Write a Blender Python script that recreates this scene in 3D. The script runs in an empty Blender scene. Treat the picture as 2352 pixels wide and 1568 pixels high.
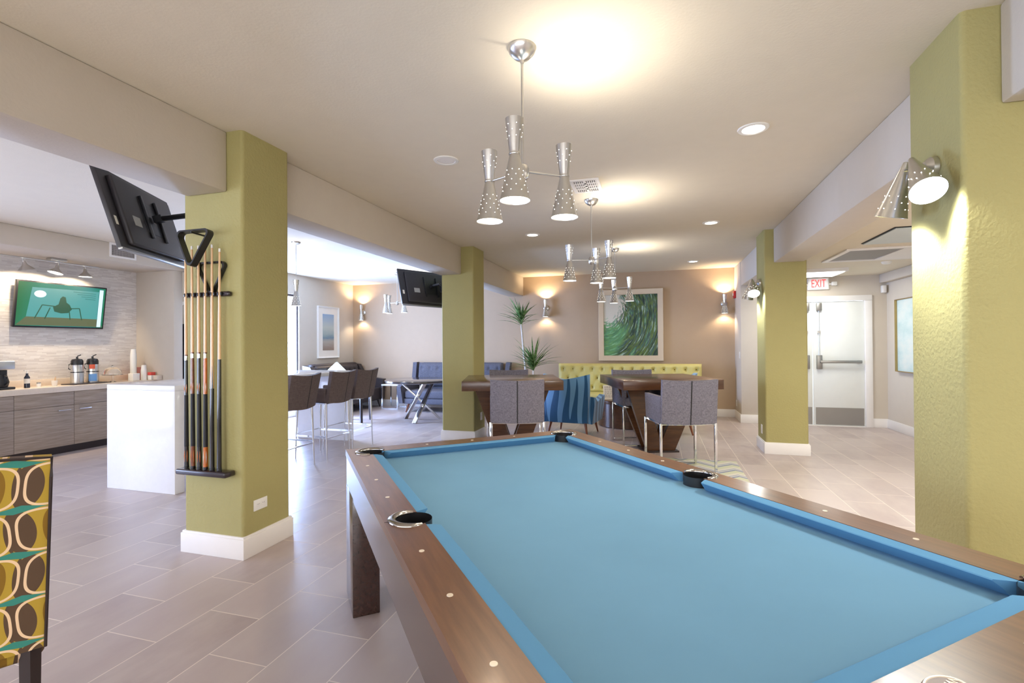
import bpy, bmesh, math, random
from math import sin, cos, pi, radians
from mathutils import Vector, Matrix
random.seed(7)
scene = bpy.context.scene
C = scene.collection

# ------------------------------------------------------------------ camera
F_PX, YAW, PITCH, ROLL, CAM_H = 1125.57, 0.28996574, 0.00618459, 0.00699271, 1.37
def _rot():
    R = Matrix(((cos(YAW), -sin(YAW), 0), (sin(YAW), cos(YAW), 0), (0, 0, 1)))
    P = Matrix(((1, 0, 0), (0, cos(PITCH), -sin(PITCH)), (0, sin(PITCH), cos(PITCH))))
    Q = Matrix(((cos(ROLL), 0, sin(ROLL)), (0, 1, 0), (-sin(ROLL), 0, cos(ROLL))))
    return R @ P @ Q
_M = _rot()
cam_data = bpy.data.cameras.new('camera')
cam_data.sensor_width = 36.0
cam_data.lens = F_PX / 2352 * 36.0
cam_data.clip_start = 0.05
cam = bpy.data.objects.new('camera', cam_data)
C.objects.link(cam)
_r, _f, _u = _M.col[0], _M.col[1], _M.col[2]
cam.matrix_world = Matrix(((_r[0], _u[0], -_f[0], 0), (_r[1], _u[1], -_f[1], 0), (_r[2], _u[2], -_f[2], CAM_H), (0, 0, 0, 1)))
scene.camera = cam
def W(u, v, z=0.0):                      # a spot measured square to the line of sight -> room coordinates
    return Vector((u * cos(YAW) - v * sin(YAW), u * sin(YAW) + v * cos(YAW), z))

# ------------------------------------------------------------------ world, exposure, daylight
scene.view_settings.view_transform = 'Standard'
scene.view_settings.look = 'None'
scene.view_settings.gamma = 1.0
scene.view_settings.use_curve_mapping = False
scene.view_settings.exposure = 0.75
world = bpy.data.worlds.new('daylight_sky')
scene.world = world
world.use_nodes = True
_nt = world.node_tree
_bg = _nt.nodes['Background']
_bg.inputs[0].default_value = (0.80, 0.88, 1.0, 1)
_bg.inputs[1].default_value = 3.0
scene.cycles.max_bounces = 8
scene.cycles.diffuse_bounces = 5
scene.cycles.glossy_bounces = 4
scene.cycles.transmission_bounces = 4
scene.cycles.caustics_reflective = False
scene.cycles.caustics_refractive = False
scene.cycles.sample_clamp_indirect = 6.0
scene.cycles.use_denoising = True

def area(name, loc, rot, sx, sy, power, color=(1, 1, 1)):
    d = bpy.data.lights.new(name, 'AREA')
    d.shape = 'RECTANGLE'; d.size = sx; d.size_y = sy; d.energy = power; d.color = color
    o = bpy.data.objects.new(name, d); C.objects.link(o)
    o.location = loc; o.rotation_euler = rot
    o.visible_camera = True
    return o
DAY = (0.42, 0.56, 1.0)
# daylight entering through the left windows, then a fill from behind
area('daylight_near_windows', (-7.98, -0.2, 1.35), (0, radians(-90), 0), 2.0, 4.6, 135, DAY)
area('daylight_lounge_window', (-6.86, 7.41, 1.25), (0, radians(-90), 0), 2.1, 1.25, 270, (0.38, 0.56, 1.0))
area('fill_behind', (-1.5, -3.45, 1.5), (radians(90), 0, 0), 8.0, 2.2, 56, (1.0, 0.93, 0.84))  # warm fill added behind the camera to light the room from the front

def lamp_spot(name, loc, direction, power, angle=100, blend=0.6, color=(1.0, 0.80, 0.58), radius=0.02):
    d = bpy.data.lights.new(name, 'SPOT')
    d.energy = power; d.spot_size = radians(angle); d.spot_blend = blend; d.color = color; d.shadow_soft_size = radius
    o = bpy.data.objects.new(name, d); C.objects.link(o)
    o.location = loc
    o.rotation_euler = Vector(direction).to_track_quat('-Z', 'Y').to_euler()
    return o

# ------------------------------------------------------------------ materials
def srgb(r, g, b):
    f = lambda c: (c / 255 / 12.92) if c / 255 <= 0.04045 else ((c / 255 + 0.055) / 1.055) ** 2.4
    return (f(r), f(g), f(b), 1)
class NT:
    def __init__(s, name):
        s.m = bpy.data.materials.new(name); s.m.use_nodes = True
        s.t = s.m.node_tree; s.b = s.t.nodes['Principled BSDF']
    def n(s, typ, **kw):
        nd = s.t.nodes.new(typ)
        for k, v in kw.items():
            if k.startswith('i_'): nd.inputs[int(k[2:])].default_value = v
            else: setattr(nd, k, v)
        return nd
    def l(s, a, b): s.t.links.new(a, b)
    def math(s, op, a, b=None, c=None, clamp=False):
        nd = s.t.nodes.new('ShaderNodeMath'); nd.operation = op; nd.use_clamp = clamp
        for i, v in enumerate((a, b, c)):
            if v is None: continue
            if isinstance(v, (int, float)): nd.inputs[i].default_value = v
            else: s.t.links.new(v, nd.inputs[i])
        return nd.outputs[0]
    def mix(s, fac, a, b):
        nd = s.t.nodes.new('ShaderNodeMix'); nd.data_type = 'RGBA'
        for i, v in ((0, fac), (6, a), (7, b)):
            if hasattr(v, 'is_linked'): s.t.links.new(v, nd.inputs[i])
            else: nd.inputs[i].default_value = v
        return nd.outputs[2]
    def coord(s, scale=None, rot=None):
        tc = s.t.nodes.new('ShaderNodeTexCoord'); out = tc.outputs['Object']
        if scale or rot:
            mp = s.t.nodes.new('ShaderNodeMapping'); s.t.links.new(out, mp.inputs[0])
            if scale: mp.inputs['Scale'].default_value = scale
            if rot: mp.inputs['Rotation'].default_value = rot
            out = mp.outputs[0]
        return out
    def noise(s, vec, scale, detail=3, rough=0.55):
        nd = s.t.nodes.new('ShaderNodeTexNoise'); nd.inputs['Scale'].default_value = scale
        nd.inputs['Detail'].default_value = detail; nd.inputs['Roughness'].default_value = rough
        s.t.links.new(vec, nd.inputs['Vector']); return nd.outputs['Fac']
    def ramp(s, fac, stops):
        nd = s.t.nodes.new('ShaderNodeValToRGB'); s.t.links.new(fac, nd.inputs[0])
        e = nd.color_ramp.elements
        e[0].position, e[0].color = stops[0]; e[1].position, e[1].color = stops[-1]
        for p, c in stops[1:-1]:
            x = e.new(p); x.color = c
        return nd.outputs[0]
    def bump(s, h, strength=0.2, dist=0.002):
        nd = s.t.nodes.new('ShaderNodeBump'); nd.inputs['Strength'].default_value = strength
        nd.inputs['Distance'].default_value = dist
        s.t.links.new(h, nd.inputs['Height']); s.t.links.new(nd.outputs[0], s.b.inputs['Normal'])
def mat(name, col, rough=0.5, metal=0.0, var=0.0, vscale=8, bump=0.0, bscale=80, bdist=0.002, coat=0.0, stretch=None, spec=None):
    k = NT(name); b = k.b
    b.inputs['Base Color'].default_value = col; b.inputs['Roughness'].default_value = rough; b.inputs['Metallic'].default_value = metal
    if spec is not None: b.inputs['Specular IOR Level'].default_value = spec
    if coat: b.inputs['Coat Weight'].default_value = coat; b.inputs['Coat Roughness'].default_value = 0.1
    v = k.coord(stretch)
    if var:
        n = k.noise(v, vscale)
        lo = tuple(max(0, c * (1 - var)) for c in col[:3]) + (1,); hi = tuple(min(1, c * (1 + var)) for c in col[:3]) + (1,)
        k.l(k.ramp(n, [(0.3, lo), (0.7, hi)]), b.inputs['Base Color'])
    else:
        n = k.noise(v, vscale)
        k.l(k.ramp(n, [(0.0, tuple(c * .97 for c in col[:3]) + (1,)), (1.0, tuple(min(1, c * 1.03) for c in col[:3]) + (1,))]), b.inputs['Base Color'])
    if bump: k.bump(k.noise(k.coord(stretch), bscale, 2), bump, bdist)
    return k.m
def emis(name, col, strength, base=(0.8, 0.8, 0.8, 1)):
    k = NT(name); k.b.inputs['Base Color'].default_value = base
    k.b.inputs['Emission Color'].default_value = col; k.b.inputs['Emission Strength'].default_value = strength
    return k.m
def glass(name, col=(1, 1, 1, 1), rough=0.0, ior=1.45):
    k = NT(name); k.b.inputs['Base Color'].default_value = col; k.b.inputs['Roughness'].default_value = rough
    k.b.inputs['Transmission Weight'].default_value = 1.0; k.b.inputs['IOR'].default_value = ior
    return k.m
def wood(name, c1, c2, rough=0.3, scale=(1, 14, 14), coat=0.0, ns=3.0):
    k = NT(name); v = k.coord(scale)
    n = k.noise(v, ns, 6, 0.65)
    k.l(k.ramp(n, [(0.3, c1), (0.7, c2)]), k.b.inputs['Base Color'])
    k.b.inputs['Roughness'].default_value = rough
    if coat: k.b.inputs['Coat Weight'].default_value = coat; k.b.inputs['Coat Roughness'].default_value = 0.15
    if not coat: k.bump(n, 0.05, 0.001)
    return k.m
def fabric(name, c1, c2, rough=0.9, s=260, bump=0.25):
    k = NT(name)
    a = k.noise(k.coord((1, 1, 6)), s / 6, 2); b_ = k.noise(k.coord((6, 6, 1)), s / 6, 2)
    m = k.math('MULTIPLY', k.math('ADD', a, b_), 0.5)
    k.l(k.ramp(m, [(0.38, c1), (0.62, c2)]), k.b.inputs['Base Color'])
    k.b.inputs['Roughness'].default_value = rough; k.b.inputs['Specular IOR Level'].default_value = 0.2
    k.bump(m, bump, 0.001)
    return k.m

M = {}
M['ceiling'] = mat('ceiling_paint', srgb(226, 216, 196), 0.9, bump=0.25, bscale=70, bdist=0.003)
M['wall'] = mat('greige_wall_paint', srgb(206, 196, 182), 0.85, bump=0.25, bscale=60, bdist=0.003)
M['brown_wall'] = mat('brown_wall_paint', srgb(188, 165, 139), 0.85, bump=0.25, bscale=60, bdist=0.003)
M['green'] = mat('olive_wall_paint', srgb(168, 159, 104), 0.75, bump=0.5, bscale=55, bdist=0.006)
M['white_trim'] = mat('white_trim_paint', srgb(238, 234, 230), 0.45)
M['door'] = mat('white_door_paint', srgb(232, 234, 230), 0.4)
M['steel'] = mat('brushed_nickel', (0.62, 0.61, 0.59, 1), 0.28, 1.0, bump=0.05, bscale=30, stretch=(1, 1, 8))
M['chrome'] = mat('chrome', (0.75, 0.76, 0.78, 1), 0.10, 1.0)
M['satin'] = mat('satin_steel_plate', (0.36, 0.35, 0.33, 1), 0.4, 1.0)
M['black'] = mat('black_plastic', (0.012, 0.012, 0.014, 1), 0.35)
M['tvback'] = mat('tv_back_plastic', (0.030, 0.025, 0.027, 1), 0.42)
M['darkpurple'] = mat('dark_stained_wood', (0.018, 0.009, 0.014, 1), 0.25, coat=0.5)
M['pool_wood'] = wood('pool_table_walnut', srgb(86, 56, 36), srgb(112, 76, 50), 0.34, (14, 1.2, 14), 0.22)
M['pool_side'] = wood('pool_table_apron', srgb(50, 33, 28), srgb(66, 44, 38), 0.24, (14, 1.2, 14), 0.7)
M['cloth'] = mat('blue_billiard_cloth', srgb(106, 148, 177), 0.95, var=0.03, vscale=3, bump=0.15, bscale=400, bdist=0.0006, spec=0.1)
M['cloth2'] = mat('blue_cushion_cloth', srgb(92, 142, 180), 0.95, var=0.03, vscale=3, bump=0.15, bscale=400, bdist=0.0006, spec=0.1)
M['pearl'] = mat('pearl_inlay', srgb(214, 200, 180), 0.25)
M['table_wood'] = wood('brown_table_wood', srgb(64, 38, 20), srgb(90, 56, 30), 0.25, (1.2, 14, 14), 0.3)
M['grey_fabric'] = fabric('grey_woven_fabric', srgb(98, 95, 104), srgb(136, 132, 141))
M['brown_fabric'] = fabric('taupe_leather', srgb(92, 80, 80), srgb(106, 94, 92), 0.6, 120, 0.1)
M['seam'] = mat('dark_seam', (0.01, 0.01, 0.012, 1), 0.6)
M['black_leather'] = mat('dark_leather', srgb(58, 50, 50), 0.4, var=0.1, bump=0.1, bscale=120)
M['settee'] = fabric('slate_upholstery', srgb(84, 84, 94), srgb(108, 108, 118))
M['yellow'] = mat('pale_lime_leather', srgb(214, 204, 130), 0.45, var=0.04, bump=0.05, bscale=100)
M['quartz'] = mat('white_quartz', srgb(235, 235, 238), 0.10, var=0.015, vscale=20)
M['counter'] = mat('cream_counter', srgb(222, 208, 192), 0.2, var=0.03, vscale=40)
M['cabinet'] = wood('grey_laminate', srgb(132, 118, 106), srgb(172, 158, 146), 0.45, (2, 1.4, 26), 0, 2.2)
M['cue_maple'] = mat('maple_shaft', srgb(226, 186, 140), 0.22, coat=0.6, var=0.05, vscale=5)
M['cue_black'] = mat('black_cue_butt', (0.008, 0.008, 0.010, 1), 0.15, coat=0.8)
M['cue_wrap'] = mat('black_linen_wrap', (0.012, 0.011, 0.013, 1), 0.6)
M['cue_orange'] = mat('amber_cue_wood', srgb(196, 104, 30), 0.2, coat=0.8, var=0.1, vscale=20)
M['cue_brown'] = mat('cocobolo_cue_wood', srgb(120, 62, 26), 0.2, coat=0.8, var=0.2, vscale=20)
M['white_plastic'] = mat('white_plastic', srgb(238, 236, 230), 0.35)
M['leg_wood'] = mat('walnut_leg', srgb(126, 70, 40), 0.35, var=0.1, vscale=20)
M['dark_leg'] = mat('espresso_leg', srgb(44, 32, 30), 0.35)
M['frame_silver'] = mat('champagne_frame', srgb(196, 180, 160), 0.40, 0.35, bump=0.05)
M['paper'] = mat('off_white_paper', srgb(236, 230, 220), 0.8)
M['glass'] = glass('clear_glass', (0.97, 0.99, 1, 1), 0.0, 1.45)
M['red'] = mat('alarm_red', srgb(190, 30, 30), 0.4)
M['gold'] = mat('brass_frame', srgb(176, 150, 96), 0.35, 0.8)
M['bulb'] = emis('lamp_glow', (1.0, 0.93, 0.82, 1), 6.0)
M['bulb_white'] = emis('lamp_glow_cool', (0.95, 1.0, 0.93, 1), 12.0)
M['hole'] = emis('light_through_perforation', (1.0, 0.95, 0.88, 1), 3.0)
M['panel_light'] = emis('ceiling_panel_glow', (1, 1, 0.98, 1), 4.0)

def floor_mat():
    k = NT('taupe_porcelain_tile')
    sep = k.n('ShaderNodeSeparateXYZ'); k.l(k.coord(), sep.inputs[0])
    x, y = sep.outputs[0], sep.outputs[1]
    TW, TL = 0.3135, 0.577
    cx = k.math('DIVIDE', k.math('ADD', x, 1.304 + 40 * TW), TW)
    ix = k.math('FLOOR', cx); fx = k.math('FRACT', cx)
    odd = k.math('MODULO', ix, 2.0)
    cy = k.math('ADD', k.math('DIVIDE', k.math('ADD', y, -2.29 + 40 * TL), TL), k.math('MULTIPLY', odd, 0.5))
    iy = k.math('FLOOR', cy); fy = k.math('FRACT', cy)
    ex = k.math('MULTIPLY', k.math('MINIMUM', fx, k.math('SUBTRACT', 1.0, fx)), TW)
    ey = k.math('MULTIPLY', k.math('MINIMUM', fy, k.math('SUBTRACT', 1.0, fy)), TL)
    e = k.math('MINIMUM', ex, ey)
    g = k.math('LESS_THAN', e, 0.0024)
    idv = k.n('ShaderNodeCombineXYZ'); k.l(ix, idv.inputs[0]); k.l(iy, idv.inputs[1])
    wn = k.n('ShaderNodeTexWhiteNoise'); wn.noise_dimensions = '3D'; k.l(idv.outputs[0], wn.inputs['Vector'])
    shade = k.mix(wn.outputs['Value'], srgb(168, 152, 150), srgb(188, 173, 170))
    off = k.n('ShaderNodeVectorMath', operation='ADD'); k.l(k.coord((2.2, 0.9, 1)), off.inputs[0])
    sc = k.n('ShaderNodeVectorMath', operation='SCALE'); k.l(wn.outputs['Color'], sc.inputs[0]); sc.inputs['Scale'].default_value = 7.0
    k.l(sc.outputs[0], off.inputs[1])
    cl = k.noise(off.outputs[0], 2.6, 6, 0.6)
    col = k.mix(k.ramp(cl, [(0.3, (0, 0, 0, 1)), (0.75, (1, 1, 1, 1))]), shade, srgb(194, 181, 175))
    fin = k.mix(g, col, srgb(228, 216, 204))
    k.l(fin, k.b.inputs['Base Color'])
    rg = k.math('ADD', k.math('MULTIPLY', g, 0.35), k.math('ADD', k.math('MULTIPLY', cl, 0.12), 0.30))
    k.l(rg, k.b.inputs['Roughness'])
    k.bump(k.math('SUBTRACT', 1.0, g), 0.3, 0.001)
    return k.m
M['floor'] = floor_mat()

def mosaic_mat():
    k = NT('split_face_mosaic')
    v = k.coord()
    sep = k.n('ShaderNodeSeparateXYZ'); k.l(v, sep.inputs[0])
    y, z = sep.outputs[1], sep.outputs[2]
    H, L = 0.016, 0.11
    r = k.math('DIVIDE', z, H); iz = k.math('FLOOR', r)
    cy = k.math('ADD', k.math('DIVIDE', y, L), k.math('MULTIPLY', k.math('MODULO', k.math('MULTIPLY', iz, 7.0), 11.0), 0.13))
    iy = k.math('FLOOR', cy)
    c = k.n('ShaderNodeCombineXYZ'); k.l(iy, c.inputs[1]); k.l(iz, c.inputs[2])
    wn = k.n('ShaderNodeTexWhiteNoise'); wn.noise_dimensions = '3D'; k.l(c.outputs[0], wn.inputs['Vector'])
    k.l(k.mix(wn.outputs['Value'], srgb(208, 202, 198), srgb(230, 226, 222)), k.b.inputs['Base Color'])
    k.b.inputs['Roughness'].default_value = 0.35
    k.bump(wn.outputs['Value'], 0.6, 0.004)
    return k.m
M['mosaic'] = mosaic_mat()

def painting_mat():
    k = NT('wave_painting'); v = k.coord()
    sep = k.n('ShaderNodeSeparateXYZ'); k.l(v, sep.inputs[0]); x, z = sep.outputs[0], sep.outputs[2]
    # long strokes that sweep up and round a pale patch at the upper left
    dx = k.math('ADD', x, 0.42); dz = k.math('ADD', z, -0.42)
    r = k.math('POWER', k.math('ADD', k.math('MULTIPLY', dx, dx), k.math('MULTIPLY', k.math('MULTIPLY', dz, dz), 0.55)), 0.5)
    a = k.math('ARCTAN2', dz, dx)
    def strokes(fr, fa, sc, off):
        c = k.n('ShaderNodeCombineXYZ')
        k.l(k.math('ADD', k.math('MULTIPLY', r, fr), k.math('MULTIPLY', a, off)), c.inputs[0]); k.l(k.math('MULTIPLY', a, fa), c.inputs[1])
        return k.noise(c.outputs[0], sc, 6, 0.6)
    n = strokes(7.0, 0.9, 2.2, 0.9); n2 = strokes(16.0, 1.6, 2.0, 1.4)
    col = k.ramp(n, [(0.33, srgb(24, 40, 48)), (0.43, srgb(46, 76, 60)), (0.50, srgb(96, 122, 48)), (0.56, srgb(58, 78, 88)), (0.63, srgb(92, 150, 104)), (0.72, srgb(190, 214, 186))])
    col = k.mix(k.ramp(n2, [(0.56, (0, 0, 0, 1)), (0.66, (1, 1, 1, 1))]), col, srgb(176, 206, 190))
    col = k.mix(k.ramp(n2, [(0.34, (1, 1, 1, 1)), (0.42, (0, 0, 0, 1))]), col, srgb(22, 38, 50))
    glow = k.ramp(k.math('ADD', k.math('ABSOLUTE', k.math('ADD', r, -0.52)), k.math('ADD', k.math('MULTIPLY', x, 0.9), k.math('MULTIPLY', n, 0.2))), [(-0.0, (1, 1, 1, 1)), (0.12, (0, 0, 0, 1))])
    col = k.mix(k.math('MULTIPLY', glow, k.math('MULTIPLY', n2, 0.9)), col, srgb(120, 196, 128))
    edge = k.math('ADD', r, k.math('MULTIPLY', k.math('SUBTRACT', n2, 0.5), 0.7))
    pale = k.ramp(edge, [(0.24, (1, 1, 1, 1)), (0.33, (0, 0, 0, 1))])
    col = k.mix(pale, col, srgb(224, 220, 208))
    k.l(col, k.b.inputs['Base Color']); k.b.inputs['Roughness'].default_value = 0.55
    k.bump(n2, 0.4, 0.004)
    return k.m
M['painting'] = painting_mat()
def seascape_mat(name='seascape_print'):
    k = NT(name); v = k.coord()
    sep = k.n('ShaderNodeSeparateXYZ'); k.l(v, sep.inputs[0])
    n = k.noise(k.coord((1, 1, 5)), 3.0, 5)
    t = k.math('ADD', k.math('ADD', sep.outputs[2], 0.5), k.math('MULTIPLY', k.math('SUBTRACT', n, 0.5), 0.12))
    k.l(k.ramp(t, [(0.14, srgb(150, 130, 116)), (0.30, srgb(176, 170, 160)), (0.38, srgb(110, 140, 158)), (0.44, srgb(150, 168, 170)), (0.6, srgb(188, 196, 188)), (0.9, srgb(140, 168, 200))]), k.b.inputs['Base Color'])
    k.b.inputs['Roughness'].default_value = 0.4
    return k.m
M['seascape'] = seascape_mat()
def pale_print():
    k = NT('pale_aqua_canvas'); n = k.noise(k.coord((1, 1, 2)), 2.2, 6)
    k.l(k.ramp(n, [(0.3, srgb(176, 204, 204)), (0.5, srgb(206, 222, 220)), (0.7, srgb(224, 228, 222))]), k.b.inputs['Base Color'])
    k.b.inputs['Roughness'].default_value = 0.5
    return k.m
M['aqua'] = pale_print()

def retro_fabric():
    k = NT('retro_oval_fabric'); v = k.coord()
    sep = k.n('ShaderNodeSeparateXYZ'); k.l(v, sep.inputs[0]); x, z = sep.outputs[0], sep.outputs[2]
    CW, CH = 0.150, 0.140
    row = k.math('DIVIDE', k.math('ADD', z, 5.0), CH); ir = k.math('FLOOR', row); fr = k.math('SUBTRACT', k.math('FRACT', row), 0.5)
    odd = k.math('MODULO', ir, 2.0)
    col_ = k.math('ADD', k.math('DIVIDE', k.math('ADD', x, 5.052), CW), k.math('MULTIPLY', odd, 0.12))
    fc = k.math('SUBTRACT', k.math('FRACT', col_), 0.5)
    skew = k.math('ADD', fc, k.math('MULTIPLY', fr, k.math('SUBTRACT', k.math('MULTIPLY', odd, 0.16), 0.08)))
    def sup(ax, az, ox=0.0, p=3.2):
        a = k.math('POWER', k.math('ABSOLUTE', k.math('DIVIDE', k.math('ADD', skew, ox), ax)), p)
        b = k.math('POWER', k.math('ABSOLUTE', k.math('DIVIDE', fr, az)), p)
        return k.math('ADD', a, b)
    outer = sup(0.47, 0.475); inner = sup(0.425, 0.43)
    ring = k.math('MULTIPLY', k.math('LESS_THAN', outer, 1.0), k.math('GREATER_THAN', inner, 1.0))
    leaf = k.math('LESS_THAN', sup(0.17, 0.44, -0.10, 2.0), 1.0)
    brown = k.math('LESS_THAN', sup(0.24, 0.46, 0.40, 2.0), 1.0)
    brown2 = k.math('LESS_THAN', sup(0.14, 0.48, -0.5, 2.0), 1.0)
    teal = k.math('GREATER_THAN', k.math('ADD', k.math('ABSOLUTE', fr), k.math('MULTIPLY', k.math('ABSOLUTE', fc), 0.22)), 0.52)
    c = k.mix(leaf, srgb(172, 142, 44), srgb(128, 94, 14))
    c = k.mix(brown, c, srgb(84, 62, 42)); c = k.mix(brown2, c, srgb(84, 62, 42))
    c = k.mix(teal, c, srgb(50, 128, 114))
    c = k.mix(ring, c, srgb(228, 196, 158))
    k.l(c, k.b.inputs['Base Color']); k.b.inputs['Roughness'].default_value = 0.8
    k.bump(k.noise(k.coord(), 500, 2), 0.2, 0.001)
    return k.m
M['retro'] = retro_fabric()
def stripe_fabric():
    k = NT('blue_stripe_velvet'); v = k.coord()
    sep = k.n('ShaderNodeSeparateXYZ'); k.l(v, sep.inputs[0]); x, y, z = sep.outputs
    u = k.math('ADD', k.math('ADD', x, k.math('MULTIPLY', y, 0.9)), k.math('MULTIPLY', k.math('SINE', k.math('MULTIPLY', z, 6.0)), 0.030))
    u = k.math('ADD', u, k.math('MULTIPLY', z, 0.12))
    s = k.math('ADD', k.math('SINE', k.math('MULTIPLY', u, 40.0)), k.math('MULTIPLY', k.math('SINE', k.math('MULTIPLY', u, 23.0)), 0.5))
    th = k.math('MULTIPLY', k.math('SUBTRACT', z, 0.52), 2.2)
    f = k.math('GREATER_THAN', k.math('SUBTRACT', s, th), 0.05)
    k.l(k.mix(f, srgb(98, 148, 190), srgb(14, 78, 122)), k.b.inputs['Base Color'])
    k.b.inputs['Roughness'].default_value = 0.7
    k.b.inputs['Sheen Weight'].default_value = 0.3
    return k.m
M['stripe'] = stripe_fabric()
def rug_mat():
    k = NT('geometric_rug'); v = k.coord()
    sep = k.n('ShaderNodeSeparateXYZ'); k.l(v, sep.inputs[0]); x, y = sep.outputs[0], sep.outputs[1]
    zz = k.math('MULTIPLY', k.math('ABSOLUTE', k.math('SUBTRACT', k.math('FRACT', k.math('DIVIDE', k.math('ADD', x, 9.07), 0.36)), 0.5)), 0.34)
    a = k.math('FRACT', k.math('DIVIDE', k.math('ADD', k.math('ADD', y, 9.0), zz), 0.26))
    s1 = k.math('LESS_THAN', a, 0.14); s2 = k.math('LESS_THAN', k.math('ABSOLUTE', k.math('SUBTRACT', a, 0.30)), 0.05)
    c = k.mix(k.math('GREATER_THAN', a, 0.6), srgb(214, 208, 196), srgb(204, 204, 176)); c = k.mix(s2, c, srgb(150, 160, 178)); c = k.mix(s1, c, srgb(124, 134, 164))
    k.l(c, k.b.inputs['Base Color']); k.b.inputs['Roughness'].default_value = 0.95
    k.bump(k.noise(k.coord(), 300, 2), 0.5, 0.003)
    return k.m
M['rug'] = rug_mat()
def cushion_mat():
    k = NT('leaf_print_cushion'); n = k.noise(k.coord(), 16, 1)
    k.l(k.ramp(n, [(0.44, srgb(226, 222, 200)), (0.5, srgb(180, 180, 150)), (0.56, srgb(226, 222, 200))]), k.b.inputs['Base Color'])
    k.b.inputs['Roughness'].default_value = 0.85
    return k.m
M['cushion'] = cushion_mat()
def leaf_mat(name, c1, c2):
    k = NT(name); n = k.noise(k.coord((1, 1, 1)), 14, 2)
    k.l(k.ramp(n, [(0.3, c1), (0.7, c2)]), k.b.inputs['Base Color']); k.b.inputs['Roughness'].default_value = 0.4
    return k.m
M['leaf'] = leaf_mat('dracaena_leaf', srgb(44, 84, 34), srgb(140, 176, 110))
M['bush'] = leaf_mat('garden_leaf', srgb(80, 120, 50), srgb(150, 180, 90))
M['cane'] = mat('pale_cane', srgb(214, 206, 196), 0.7, var=0.1, vscale=30)

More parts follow.
